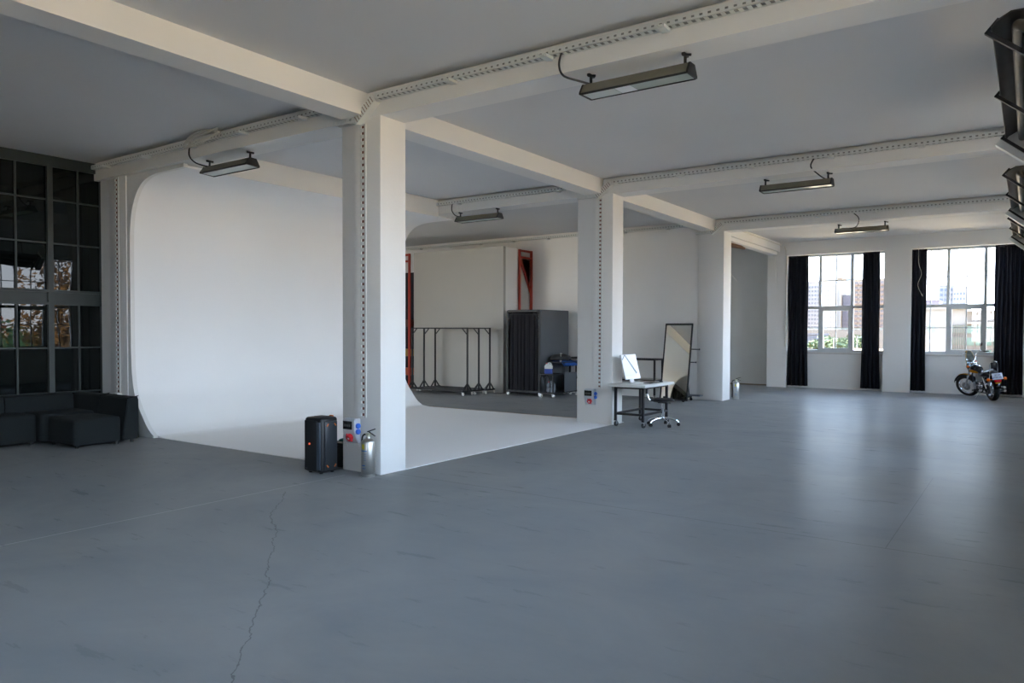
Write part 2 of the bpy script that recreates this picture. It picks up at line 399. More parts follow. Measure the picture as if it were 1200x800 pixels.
for i, p in enumerate(curve):          # outer skin
    q = curve[min(i+1, len(curve)-1)]-curve[max(i-1, 0)]; q.normalize(); nrm = Vector((q.z, 0, -q.x))
    if i < 3: o = Vector((p.x, 0, .0005))
    else: o = p-nrm*.03
    off.append([b.verts.new((o.x, y, max(o.z, .0005))) for y in (Y0, Y1)])
for a, c in zip(off, off[1:]): b.faces.new((a[0], c[0], c[1], a[1]))
for k in (0, 1):
    for i in range(len(nv)-1): b.faces.new((nv[i][k], nv[i+1][k], off[i+1][k], off[i][k]))
b.faces.new((nv[0][0], nv[0][1], off[0][1], off[0][0])); b.faces.new((nv[-1][0], off[-1][0], off[-1][1], nv[-1][1]))
cyc = struct('cyclorama', b, M_cyc, smooth=50, label='white seamless infinity cove between the first two columns')
cyc['category'] = 'backdrop'
b = nb(); box(b, (-9.93, 6.32, 3.936), (-9.88, 11.52, ZC)); box(b, (-9.93, 11.92, 3.936), (-9.88, 12.0, ZC)); struct('cyclorama_lip', b, M_wall)
# end wall panel that closes the cove towards the camera
poly = [(-12.3, 0), (-10.74, 0)]+[(p.x, p.z) for p in curve[3:]]+[(-9.9, 3.99), (-12.3, 3.99)]
b = nb(); prism(b, poly, 'y', 6.005, 6.07); struct('wall_cove_end', b, M_wall)
M_edge = mat('worn_plywood_edge', (.42, .36, .27), .8, amt=.2)
b = nb(); box(b, (-10.6, 12.0, .0005), (-6.64, 12.025, .012)); struct('trim_cove_edge', b, M_edge)

# ------------------------------------------------------------------ dark glass partition on the left
pt = thing('glass_partition', 'dark steel-framed glass partition reflecting the trees, behind the sofa', 'partition', (XL, 0, 0)); 
ys = [6.06-.03]; thick = [5.255-.92*k for k in range(0, 12) if 5.255-.92*k > YB]
rowz = [(.05, .64), (.66, 1.33), (1.35, 2.0), (2.23, 2.93), (2.95, 3.59), (3.61, 4.10)]
b = nb(); box(b, (-.05, 6.0, 0), (.05, 6.09, 4.2)); box(b, (-.05, YB+.02, 4.10), (.05, 6.0, 4.26)); box(b, (-.05, YB+.02, 0), (.05, 6.0, .05)); obj('outer_frame', b, M_partframe, pt, 0)
b = nb(); box(b, (-.05, YB+.02, 2.0), (.06, 6.0, 2.04)); box(b, (-.05, YB+.02, 2.19), (.06, 6.0, 2.23)); obj('transom', b, M_partframe, pt, 0)
edges = [6.0]
for t in thick:
    b = nb(); box(b, (-.05, t-.04, .05), (.055, t+.04, 4.10)); obj('mullion', b, M_partframe, pt, 0)
cells = []; hi = 6.0
for t in thick: cells.append((t+.04, hi)); hi = t-.04
cells.append((YB+.03, hi))
for a, c in cells:
    m = (a+c)/2 if c < 5.9 else 5.67
    b = nb()
    for z0, z1 in ((.05, 2.0), (2.23, 4.10)): box(b, (-.02, m-.012, z0), (.03, m+.012, z1))
    for z in (.65, 1.34, 2.94, 3.60): box(b, (-.02, a, z-.011), (.03, m-.012, z+.011)); box(b, (-.02, m+.012, z-.011), (.03, c, z+.011))
    obj('glazing_bar', b, M_partframe, pt, 0)
    b = nb(); box(b, (-.02, a, 2.04), (.02, c, 2.19)); obj('panel', b, M_partframe, pt, 0)
    for z0, z1 in rowz:
        for p0, p1 in ((a, m-.012), (m+.012, c)):
            b = nb(); box(b, (-.006, p0, z0-.01), (.0, p1, z1+.01)); obj('pane', b, M_dglass, pt, 0)

# ------------------------------------------------------------------ cable trays
def tray_seg(bm, p0, p1, side, wd=.09, ht=.06, pitch=.07):
    """perforated tray from p0 to p1; 'side' is the unit vector pointing away from the wall, the flange stands on that side"""
    p0, p1, side = Vector(p0), Vector(p1), Vector(side); d = (p1-p0); L = d.length; d.normalize(); n = d.cross(side)
    if n.z < 0 or (abs(n.z) < .01 and n.x > 0): n = -n
    rot = Matrix((d, side, n)).transposed()
    def bx(a0, a1, s0, s1, h0, h1):
        c = p0+d*((a0+a1)/2)+side*((s0+s1)/2)+n*((h0+h1)/2); q = []
        for i in (0, 1):
            for j in (0, 1):
                for k in (0, 1): q.append(p0+d*(a0, a1)[i]+side*(s0, s1)[j]+n*(h0, h1)[k])
        v = [bm.verts.new(x) for x in (q[0], q[4], q[6], q[2], q[1], q[5], q[7], q[3])]
        for f in ((0,3,2,1),(4,5,6,7),(0,1,5,4),(1,2,6,5),(2,3,7,6),(3,0,4,7)): bm.faces.new([v[i] for i in f])
    bx(0, L, 0, .012, 0, .004); bx(0, L, wd-.012, wd, 0, .004)
    bx(0, L, wd-.003, wd, 0, .018); bx(0, L, wd-.003, wd, ht-.016, ht)
    bx(0, L, 0, .003, 0, ht)
    k = int(L/pitch)
    for i in range(k+1):
        a = min(L-.045, i*L/max(k, 1)); bx(a, a+.034, .012, wd-.012, 0, .004)
        if i % 1 == 0: bx(a, a+.042, wd-.003, wd, .018, ht-.016)
def bracket(x, y, z, par):
    bm = nb(); box(bm, (x-.012, y-.16, z-.022), (x+.012, y-.0, z-.004)); box(bm, (x-.035, y-.16, z-.028), (x-.028, y-.03, z+.0)); box(bm, (x+.028, y-.16, z-.028), (x+.035, y-.03, z))
    box(bm, (x-.035, y-.16, z-.03), (x+.035, y-.03, z-.024))
    obj('bracket', bm, M_tray, par, 0)
def row_tray(y, xl, xr, label, first, step=1.15, z=4.15, drop=True):
    t = thing('cable_tray', label, 'cable tray', (0, 0, 0)); yy = y-.002
    b = nb()
    if drop:
        tray_seg(b, (xl, yy, z), (-6.56, yy, z), (0, -1, 0)); tray_seg(b, (-5.93, yy, z), (xr, yy, z), (0, -1, 0))
    else: tray_seg(b, (xl, yy, z), (xr, yy, z), (0, -1, 0))
    obj('tray_run', b, M_tray, t, 0)
    b = nb()
    for a_, c_ in (((xl, -6.56), (-5.93, xr)) if drop else ((xl, xr),)): box(b, (a_+.02, yy-.075, z+.008), (c_-.02, yy-.012, z+.042))
    obj('hole_backing', b, mat('grey_hole_backing', (.26, .27, .26), .8, amt=.3, scale=30), t, 0)  # grey box added inside the tray so its holes read dark
    if drop:
        b = nb(); tray_seg(b, (-6.60, yy, 3.95), (-6.22, yy, 3.945), (0, -1, 0))
        # sloping link plate with slots
        an = -math.atan2(.22, .29); cx_, cz_ = -6.09, 4.06; d = Vector((.29, 0, .22)).normalized(); n = Vector((-d.z, 0, d.x))
        obox(b, (cx_, yy-.093, cz_), (.36, .006, .095), (0, an, 0)); obox(b, Vector((cx_, yy-.048, cz_))-n*.046, (.34, .09, .004), (0, an, 0))
        td = obj('tray_drop', b, M_tray, t, 0)
        b = nb()
        for k_ in range(9):
            for o_ in (-.026, 0, .026): obox(b, Vector((cx_, yy-.0965, cz_))+d*(-.15+.0375*k_)+n*o_, (.010, .002, .022), (0, an, 0))
        obj('slots', b, mat('shadowed_slot', (.22, .14, .12), .8), td, 0)
    x = first
    while x < xr-.1:
        if not (drop and -6.7 < x < -5.9): bracket(x, yy, z, t)
        x += step
    return t
row_tray(5.93, -12.2, .1, 'long perforated white cable tray on the nearest cross beam, passing the nearest column', -11.75)
row_tray(11.53, -9.87, .1, 'perforated white cable tray on the second cross beam, passing the middle column', -9.3)
row_tray(17.15, -16.9, .1, 'perforated white cable tray along the back wall and farthest cross beam', -16.5)
def riser(x0, y, z0, z1, label, cov=.10, gap=.08):
    t = thing('cable_riser', label, 'cable tray', (x0, y, z0))
    b = nb(); box(b, (0, -.022, 0), (cov, 0, z1-z0), .003); obj('cover_strip', b, M_wall, t)
    b = nb(); n = int((z1-z0)/.07); H = z1-z0
    box(b, (cov, -.024, 0), (cov+.018, -.0, H)); box(b, (cov+gap-.022, -.012, 0), (cov+gap, 0, H))
    for i in range(n+1):
        z = i*H/n; box(b, (cov+.018, -.024, max(0, z-.020)), (cov+gap-.022, -.018, min(H, z+.020)))
    obj('perforated_strip', b, M_tray, t, 0)
    b = nb(); box(b, (cov+.018, -.01, 0), (cov+gap-.022, -.002, H)); obj('cable_core', b, mat('dark_cable_bundle', (.22, .11, .09), .7), t, 0)
    return t
riser(-6.32, 5.922, .63, 3.93, 'white vertical cable riser up the nearest column')
riser(-6.30, 11.497, .63, 3.93, 'white vertical cable riser up the middle column')
riser(-11.76, 5.988, .63, 4.12, 'white vertical cable riser beside the dark glass partition', .02, .09)
b = nb(); obox(b, (-11.70, 5.945, .60), (.20, .08, .07), None, .008); tag(obj('junction_box', b, M_tray), 'small white junction box under the riser behind the sofa arm', 'box')

# ------------------------------------------------------------------ strip lamps
def lamp_proto(label, loc):
    t = thing('strip_lamp', label, 'ceiling lamp', loc, group='industrial strip lamps hung under the cross beams')
    L = 1.03
    prof = [(-.105, -.045), (-.105, -.028), (-.05, .055), (.05, .055), (.105, -.028), (.105, -.045)]
    b = nb(); prism(b, prof+[(.095, -.045), (.095, -.033), (.045, .045), (-.045, .045), (-.095, -.033), (-.095, -.045)], 'x', -L/2+.006, L/2-.006); obj('housing', b, M_lampbody, t, 0)
    b = nb(); box(b, (-L/2+.01, -.095, -.043), (L/2-.01, .095, -.037)); obj('diffuser', b, M_lampglass, t, 0)
    for s in (-1, 1):
        b = nb(); prism(b, [(y*1.03, z*1.05) for y, z in prof], 'x', s*(L/2-.006), s*(L/2+.012)); obj('end_cap', b, M_black, t, 0)
        b = nb(); cyl(b, (s*.46, 0, .045), (s*.46, 0, .15), .014, 8); box(b, (s*.46-.03, -.025, .045), (s*.46+.03, .025, .06)); box(b, (s*.46-.014, -.05, .13), (s*.46+.014, .05, .155)); obox(b, (s*.46+.03, -.04, .125), (.08, .012, .02), (0, .2, 0)); obj('hanger', b, M_black, t, 0)
    b = nb(); box(b, (-L/2, -.107, -.052), (L/2, -.095, -.036)); box(b, (-L/2, .095, -.052), (L/2, .107, -.036)); obj('rim', b, M_black, t, 0)
    return t
def lamp_cord(l, pts, label=None):
    b = nb(); tube(b, spline(pts, 6), .010, 6); o = obj('power_cord', b, M_black, l); return o
LZ = 3.845
l1 = lamp_proto('largest strip lamp, with one pale square in its glass, right of the nearest column', (-2.93, 6.12, LZ)); l1.rotation_euler = (R(1), 0, 0)
l2 = dup(l1, (-9.02, 6.14, LZ+.0), label='strip lamp left of the nearest column, tangled white cables on the tray above'); 
l3 = dup(l1, (-8.93, 11.62, LZ), label='strip lamp seen between the first two columns, above the black clothes rails')
l4 = dup(l1, (-2.97, 11.80, LZ), label='strip lamp under the second beam, right of the middle column')
l5 = dup(l1, (-3.04, 17.55, LZ), label='farthest strip lamp, just above the two back windows')
for l in (l3, l4, l5): l.rotation_euler = (R(-1), 0, 0)
l2.rotation_euler = (R(-3), 0, 0)
lamp_cord(l1, [(-.62, -.25, .33), (-.66, -.24, .22), (-.63, -.215, .12), (-.54, -.10, .085), (-.45, 0, .06)])
lamp_cord(l2, [(-.56, -.25, .30), (-.58, -.24, .18), (-.54, -.16, .09), (-.42, -.02, .05)])
lamp_cord(l3, [(-.56, -.14, .32), (-.57, -.14, .18), (-.52, -.08, .08), (-.40, -.02, .05)])
lamp_cord(l4, [(.34, -.33, .32), (.28, -.30, .20), (.36, -.10, .10), (.42, 0, .06)])
lamp_cord(l5, [(-.1, -.42, .32), (.02, -.43, .18), (-.1, -.12, .05), (-.40, 0, .06)])
M_pale = mat('pale_lamp_patch', (.85, .88, .90), .3)
b = nb(); box(b, (-.18, -.09, -.046), (-.03, .09, -.0432)); obj('glass_patch', b, M_pale, l1, 0, label='pale square patch in the lamp glass')
b = nb(); box(b, (-.50, -.09, -.046), (-.19, .09, -.0432)); obj('glass_patch', b, mat('mid_lamp_patch', (.62, .68, .66), .3), l1, 0)
# white cable coils over the second lamp
t = thing('cable_coil', 'tangle of white cables looped over the tray above the left strip lamp', 'cable', (-9.2, 5.83, 4.2))
for k in range(4):
    b = nb(); o = .05*k
    tube(b, spline([(-.35+o, -.03, -.08), (-.2+o, -.07, .0), (.05+o, -.09, .055-.02*k), (.35+o, -.08, .04), (.55-o, -.06, -.02), (.3, -.05, -.04), (0+o, -.09, -.06-.02*k), (-.3+o, -.05, -.11)], 6), .008, 6)
    obj('cable', b, M_wire, t)

# ------------------------------------------------------------------ radiant tube heaters by the right wall
def heater(loc, L, label):
    t = thing('radiant_heater', label, 'heater', loc, (0, 0, 0), group='radiant tube heaters hung along the right wall')
    hd = Euler((0, R(40), 0)).to_matrix().to_4x4()       # opening faces down and into the room
    W = .44
    def ob(n, bm, m): bm.transform(hd); return obj(n, bm, m, t)
    b = nb(); pr = [(-W/2, 0), (-W/2, .05), (-W*.42, .14), (-W*.25, .20), (0, .22), (W*.25, .20), (W*.42, .14), (W/2, .05), (W/2, 0)]
    inn = [(x*.965, z-.012) for x, z in pr][::-1]
    prism(b, pr+[(x, max(z, 0)) for x, z in inn], 'y', 0, L); ob('reflector', b, M_hrefl)
    for x in (-.09, .09):
        b = nb(); cyl(b, (x, .06, .09), (x, L-.06, .09), .038, 16); ob('burner_tube', b, M_htube)
    b = nb(); tube(b, spline([(-.09, .06, .09), (-.07, .0-.0, .09), (0, -.03, .09), (.07, 0, .09), (.09, .06, .09)], 5), .038, 12); ob('tube_bend', b, M_htube)
    for y in (.12, L/2, L-.08):
        b = nb(); box(b, (-W/2-.03, y-.02, -.035), (W/2+.03, y+.02, -.005)); box(b, (-W/2-.03, y-.02, -.035), (-W/2-.01, y+.02, .09)); box(b, (W/2+.01, y-.02, -.035), (W/2+.03, y+.02, .09)); ob('hanger_bar', b, M_black)
    b = nb(); box(b, (-W/2-.04, L, -.07), (W/2, L+.02, .21)); box(b, (-W/2-.04, L-.01, -.10), (W/2, L+.12, -.07)); ob('end_plate', b, M_tray)
    for y in (.3, L-.3):
        b = nb(); cyl(b, (.12, y, .22), (.12, y, ZC-loc[2]), .006, 6); obj('suspension_rod', b, M_black, t)
    return t
M_hrefl = mat('dark_aluminium_reflector', (.07, .07, .065), .45, metal=.6, amt=.4, scale=5)  # one dark tone over the whole reflector
M_htube = mat('brown_steel_burner_tube', (.13, .11, .085), .4, metal=.6, amt=.3, scale=8)
for i, (y, L, lab) in enumerate(((6.36, 3.75, 'nearest and largest radiant tube heater at the top right edge'), (11.3+.95, 3.75, 'second radiant tube heater, below and beyond the nearest one'), (17.7, 3.6, 'farthest radiant tube heater at the right edge, above the right curtain'))):
    heater(((-.10, -.15, -.21)[i], y, (3.66, 3.66, 3.76)[i]), L, lab)

# ------------------------------------------------------------------ curtains
def curtain(x0, x1, y, z0, z1, label, folds, loc_top=None, amp=.045, name='curtain', mat_=None):
    t = thing(name, label, 'curtain', ((x0+x1)/2, y, z0)); W = x1-x0; H = z1-z0
    bm = nb(); nx = folds*8; nz = 14; ph = random.random()*6
    tw = (loc_top or W)
    g = []
    for j in range(nz+1):
        f = j/nz; ww = W+(tw-W)*f; row = []
        for i in range(nx+1):
            s = i/nx; x = (s-.5)*ww
            a = amp*(1-.45*f)
            yy = a*math.sin(2*math.pi*folds*s+ph+.5*math.sin(3*f+ph))+.012*math.sin(17*s+4*f)
            row.append(bm.verts.new((x+.01*math.sin(6*f+9*s), yy, f*H)))
        g.append(row)
    for j in range(nz):
        for i in range(nx): bm.faces.new((g[j][i], g[j][i+1], g[j+1][i+1], g[j+1][i]))
    bmesh.ops.solidify(bm, geom=list(bm.faces), thickness=.006)
    obj('cloth', bm, mat_ or M_curtain, t, 60)
    b = nb(); box(b, (-tw/2, -.02, H-.06), (tw/2, .02, H), .006); obj('heading_tape', b, mat_ or M_curtain, t)
    return t
curtain(-5.93, -5.33, 22.72, .06, 3.87, 'long dark curtain at the left end of the left back window', 5, .55)
curtain(-3.92, -3.42, 22.72, .06, 3.87, 'narrow dark curtain near the right end of the left back window', 5, .42)
curtain(-2.70, -2.30, 22.70, .06, 3.87, 'narrow dark curtain at the left end of the right back window', 4, .38)
curtain(-.78, -.14, 22.70, .06, 3.87, 'widest dark curtain, behind the motorcycle', 7, .62)
# curtains of the side windows (their reflections show in the glass partition)
for i, (y0, y1) in enumerate(bays[1:]):
    for yy in ((y1-.28,) if i == 3 else (y0+.25,) if i % 2 else ()):
        t = curtain(-.26, .26, 0, .06, 3.87, ('','dark side-window curtain nearest the camera','','dark side-window curtain beside the second cross beam','','dark side-window curtain beyond the second cross beam','','dark side-window curtain between the last two beams','','dark side-window curtain nearest the window wall','','')[min(i, 11)] or 'long dark curtain in a side window bay', 4, .5)
        t.location = (.36+.2, yy, .06); t.rotation_euler = (0, 0, math.pi/2); t['group'] = 'side window curtains'

# ------------------------------------------------------------------ sofa
def cushion(bm, lo, hi, r=.05, seg=4, puff=.012):
    b = bmesh.new(); lo, hi = Vector(lo), Vector(hi); s = hi-lo
    bmesh.ops.create_cube(b, size=1); bmesh.ops.scale(b, vec=s, verts=b.verts)
    bmesh.ops.bevel(b, geom=list(b.edges), offset=r, segments=seg, affect='EDGES', profile=.6)
    bmesh.ops.translate(b, vec=(lo+hi)/2, verts=b.verts); merge(bm, b); return bm
def sofa_module(x0, x1, y0, y1, back, par, seatname='seat', fh=.43):
    b = nb(); cushion(b, (x0, y0, .03), (x1, y1, fh), .06, 5); obj(seatname, b, M_sofa, par)
sf = thing('sectional_sofa', 'low dark grey-teal sectional sofa with chaise in front of the dark glass', 'sofa', (0, 0, 0))
b = nb(); prism(b, [(-12.2, .05), (-11.95, .05), (-11.99, .64), (-12.06, .66), (-12.2, .66)], 'y', 2.45, 3.53); obj('backrest', b, M_sofa, sf)
b = nb(); prism(b, [(-12.2, .05), (-11.95, .05), (-11.99, .64), (-12.06, .66), (-12.2, .66)], 'y', 3.545, 4.50); obj('backrest', b, M_sofa, sf)
b = nb(); prism(b, [(-12.2, .05), (-11.95, .05), (-11.99, .64), (-12.06, .66), (-12.2, .66)], 'y', 4.515, 5.44); obj('backrest', b, M_sofa, sf)
sofa_module(-11.97, -11.42, 2.45, 3.53, 0, sf); sofa_module(-11.97, -11.42, 3.545, 4.70, 0, sf)
sofa_module(-11.97, -11.36, 4.715, 5.46, 0, sf); sofa_module(-11.345, -10.57, 4.80, 5.44, 0, sf, 'chaise_seat', .40)
b = nb(); prism(b, [(5.45, .05), (5.69, .05), (5.69, .63), (5.67, .66), (5.60, .66), (5.535, .64)], 'x', -12.2, -11.38)
bmesh.ops.bevel(b, geom=list(b.edges), offset=.012, segments=2, affect='EDGES'); obj('side_backrest', b, M_sofa, sf)
b = nb(); prism(b, [(5.45, .05), (5.69, .05), (5.69, .63), (5.67, .66), (5.60, .66), (5.535, .64)], 'x', -11.37, -10.57)
bmesh.ops.bevel(b, geom=list(b.edges), offset=.012, segments=2, affect='EDGES'); obj('side_backrest', b, M_sofa, sf)
for x, y in ((-10.63, 4.86), (-10.63, 5.40), (-10.66, 5.63), (-11.3, 4.86), (-11.5, 4.65), (-11.5, 3.6), (-12.1, 3.6), (-12.1, 5.6), (-11.5, 2.5), (-12.1, 2.5)):
    b = nb(); cyl(b, (x, y, 0), (x, y, .05), .022, 10); obj('foot', b, M_black, sf)

# ------------------------------------------------------------------ party speaker, small bin
sp = thing('party_speaker', 'tall black portable party loudspeaker with orange accents left of the nearest column', 'speaker', (-6.62, 5.675, 0))
W, D, H = .285, .25, .635
b = nb(); obox(b, (0, 0, H/2+.008), (W, D, H-.016), None, .035, 4); obj('cabinet', b, M_black, sp)
M_grille = mat('black_speaker_grille', (.010, .011, .012), .6, bump=.6, bscale=400)
b = nb(); obox(b, (-.02, -D/2-.004, H/2), (W-.075, .02, H-.07), None, .009, 2); gr = obj('front_grille', b, M_grille, sp)
b = nb(); lathe(b, [(0, .014), (.010, .013), (.012, .0), (.012, -.004)], (-.035, -D/2-.012, H*.53), (0, -1, 0), 16); obj('power_light', b, mat('orange_red_badge', (.8, .12, .05), .4, emit=.5), sp)
M_bl = mat('blue_grey_speaker_trim', (.055, .075, .10), .35)
b = nb()
for k in range(3): box(b, (W/2-.06+.022*k-.004, -D/2-.016+.0*k, .05), (W/2-.06+.022*k+.006, -D/2-.004+.006, H-.05), .003)
obj('corner_ribs', b, M_bl, sp)
b = nb(); obox(b, (W/2+.003, .012, H/2), (.02, D-.07, H-.09), None, .009, 2); obj('side_panel', b, M_bl if False else mat('graphite_side_panel', (.022, .028, .036), .4), sp)
M_or = mat('orange_accent', (.85, .22, .04), .4)
for dy, dz, a in ((-.055, .085, .7), (.055, .085, -.7), (-.055, H-.085, -.7), (.055, H-.085, .7)):
    b = nb(); obox(b, (W/2+.015, dy+.012, dz), (.006, .013, .036), (a, 0, 0), .002); obj('orange_accent', b, M_or, sp)
b = nb(); obox(b, (.0, .02, H), (.17, .12, .008), None, .007); hp = obj('control_panel', b, M_black, sp)
b = nb(); tube(b, spline([(.05, .08, H), (.05, .085, H+.008), (.10, .085, H+.008), (.10, .08, H)], 4), .007, 6); obj('top_accent', b, M_or, sp)
b = nb(); tube(b, spline([(.07, D/2, H-.09), (.07, D/2+.03, H-.12), (.07, D/2+.03, H-.22), (.07, D/2, H-.25)], 5), .010, 8); obj('carry_handle', b, M_black, sp)
for x in (-.09, .09):
    for y in (-.08, .08):
        b = nb(); cyl(b, (x, y, 0), (x, y, .012), .018, 10); obj('foot', b, M_rubber, sp)
b = nb()
for k, (dx, w_) in enumerate(((0, .006), (.012, .004), (.022, .008), (.034, .004))): box(b, (-.11+dx, -D/2-.018, .052+.003*(k % 2)), (-.11+dx+w_, -D/2-.0135, .060))
obj('badge', b, mat('dim_grey_lettering', (.12, .13, .14), .5), sp)

bn = thing('waste_bin', 'small black bin with teal liner between the loudspeaker and nearest column', 'bin', (-6.70, 6.12, 0))
b = nb(); prism(b, [(-.11, 0), (.11, 0), (.135, .26), (-.135, .26)], 'y', -.12, .12); obj('bin_body', b, M_black, bn)
b = nb(); obox(b, (0, 0, .275), (.285, .26, .03), None, .008); obj('rim', b, M_black, bn)
b = nb(); tube(b, spline([(-.1, 0, .29), (-.05, -.02, .305), (.03, 0, .315), (.11, .02, .29)], 4), .02, 8); obj('liner', b, mat('teal_bin_liner', (.06, .30, .28), .5), bn)

# ------------------------------------------------------------------ fire extinguishers
def extinguisher(loc, rz, label):
    t = thing('fire_extinguisher', label, 'fire extinguisher', loc, (0, 0, rz), 'stainless steel extinguishers'); r = .076
    b = nb(); lathe(b, [(0, .012), (r-.012, .012), (r, .03), (r, .385), (r-.008, .40), (r-.03, .415), (.028, .425), (.024, .44), (0, .44)], n=32); obj('cylinder', b, M_steel, t, 40)
    b = nb(); lathe(b, [(r-.02, 0), (r+.002, 0), (r+.003, .03), (r-.002, .034)], n=32); obj('base_ring', b, M_steel, t)
    b = nb(); cyl(b, (0, 0, .435), (0, 0, .475), .02, 12); obox(b, (0, 0, .468), (.05, .035, .03), None, .006); obj('valve', b, mat('pale_brass_valve', (.62, .60, .45), .35, metal=.6), t)
    b = nb(); obox(b, (.05, 0, .515), (.13, .016, .012), (0, R(-18), 0), .004); obox(b, (.06, 0, .478), (.11, .016, .010), (0, R(24), 0), .004); obj('lever', b, M_black, t)
    b = nb(); tube(b, spline([(-.02, 0, .465), (-.07, 0, .455), (-.095, 0, .40), (-.088, 0, .25), (-.085, 0, .10)], 6), .010, 8); obj('hose', b, M_rubber, t)
    b = nb(); cyl(b, (-.085, 0, .13), (-.085, 0, .045), .012, 10, .017); obj('nozzle', b, M_black, t)
    def patch(a0, a1, z0, z1, nm, m):
        b = nb(); n = 6; lo = []; hi = []
        for i in range(n+1):
            a = R(a0+(a1-a0)*i/n); lo.append(b.verts.new(((r+.0012)*math.cos(a), (r+.0012)*math.sin(a), z0))); hi.append(b.verts.new(((r+.0012)*math.cos(a), (r+.0012)*math.sin(a), z1)))
        for i in range(n): b.faces.new((lo[i], lo[i+1], hi[i+1], hi[i]))
        obj(nm, b, m, t)
    blue = mat('blue_print', (.08, .22, .55), .4); 
    patch(-100, -78, .31, .365, 'seal_sticker', mat('yellow_sticker', (.75, .60, .04), .4))
    patch(-118, -55, .286, .296, 'printed_band', blue)
    for k in range(4): patch(-82, -62, .25-.022*k, .264-.022*k, 'printed_band', mat('grey_print', (.30, .34, .42), .4))
    patch(-104, -70, .125, .137, 'printed_band', blue); patch(-98, -66, .095, .102, 'printed_band', blue)
    return t
extinguisher((-5.995, 5.80, 0), 0, 'stainless fire extinguisher standing in front of the nearest column')
extinguisher((-5.815, 17.78, 0), R(10), 'stainless fire extinguisher beside the farthest column')

# ------------------------------------------------------------------ socket boxes
def socket_box(loc, label):
    t = thing('socket_box', label, 'power socket', loc, group='grey distribution sockets on columns')
    g = mat('light_grey_abs', (.55, .57, .60), .4)
    b = nb(); prism(b, [(0, .28), (-.085, .28), (-.10, .26), (-.10, .14), (-.055, .02), (-.04, .0), (0, 0)], 'x', 0, .19)
    bmesh.ops.bevel(b, geom=list(b.edges), offset=.005, segments=2, affect='EDGES'); obj('enclosure', b, g, t)
    b = nb(); obox(b, (.082, -.102, .205), (.145, .010, .095), None, .004); obj('breaker_window', b, mat('smoked_window', (.02, .022, .02), .15), t)
    b = nb()
    for k in range(4): box(b, (.03+k*.028, -.1085, .19), (.048+k*.028, -.107, .215))
    obj('breaker_row', b, mat('dim_grey_breaker', (.09, .09, .085), .5), t, 0)
    red = mat('red_industrial_plug', (.62, .02, .03), .35)
    ax = Vector((0, -.85, -.5)).normalized(); c = Vector((.11, -.065, .085))
    b = nb(); lathe(b, [(0, 0), (.034, 0), (.036, .02), (.040, .022), (.042, .055), (.036, .06), (.030, .058), (0, .058)], c, ax, 20)
    for k in range(6):
        a = k*math.pi/3; x, y = frame_of(ax); q = c+ax*.04+(x*math.cos(a)+y*math.sin(a))*.042; obox(b, q, (.012, .012, .03))
    pl = obj('red_socket', b, red, t)
    b = nb(); lathe(b, [(0, .062), (.013, .061), (.013, .056)], c, ax, 14); obj('socket_centre', b, mat('white_socket_centre', (.8, .8, .8), .4), pl)
    for z in (.20, .135):
        b = nb(); lathe(b, [(0, 0), (.030, 0), (.031, .022), (.024, .032), (.0, .034)], (.19, -.05, z), (1, -.15, 0), 18); obj('blue_socket', b, mat('blue_socket_cover', (.03, .14, .62), .35), t)
    return t
socket_box((-6.43, 5.923, .335), 'grey socket box with red plug on the nearest column')
socket_box((-6.42, 11.498, .335), 'grey socket box with red plug on the middle column')

# ------------------------------------------------------------------ storage box room, red frame
st = struct('partition_box', box(nb(), (-14.52, 15.85, 0), (-11.36, 15.95, 3.86)), M_greywall)
st['label'] = 'tall grey plasterboard partition behind the clothes rails'
b = nb(); box(b, (-11.46, 15.95, 0), (-11.36, 16.50, 3.86)); struct('partition_return', b, M_wall)
b = nb(); box(b, (-14.52, 15.95, 3.84), (-11.46, 16.50, 3.86)); struct('partition_cap', b, M_wall)
def red_frame(name, loc, W, label, rz=0, diag=True, H=3.84):
    t = thing(name, label, 'frame', loc, (0, 0, rz)); w_ = .055
    for y in (0, W):
        b = nb(); box(b, (-w_/2, y-w_/2, 0), (w_/2, y+w_/2, H)); obj('post', b, M_red, t, 0)
    for z in (H-.06, H-.24):
        b = nb(); box(b, (-w_/2+.005, w_/2, z), (w_/2-.005, W-w_/2, z+w_)); obj('rail', b, M_red, t, 0)
    if diag:
        b = nb(); L = math.hypot(W, .95); obox(b, (0, W/2, H-.24-.47), (.04, L-.05, .04), (math.atan2(-.95, W), 0, 0)); obj('brace', b, M_red, t, 0)
        b = nb(); box(b, (-.06, 0.03, 1.0), (-.04, W-.03, H-.25)); obj('infill_board', b, M_greywall, t, 0)
        b = nb(); v = [b.verts.new(p) for p in ((-.035, .05, H-.25), (-.035, W-.03, H-.25), (-.035, W-.03, H-1.2))]; f = b.faces.new(v)
        bmesh.ops.solidify(b, geom=[f], thickness=.01); obj('brown_board', b, mat('brown_chipboard', (.50, .30, .15), .7, amt=.2), t, 0)
    return t
red_frame('red_steel_frame', (-11.32, 16.54, 0), .57, 'red steel frame with diagonal brace right of the grey partition')
lf = red_frame('red_steel_frame', (-14.72, 15.75, 0), .0+.6, 'red steel shelf frame in the gap left of the grey partition', R(90), False)
lf.location = (-14.60, 15.75, 0)
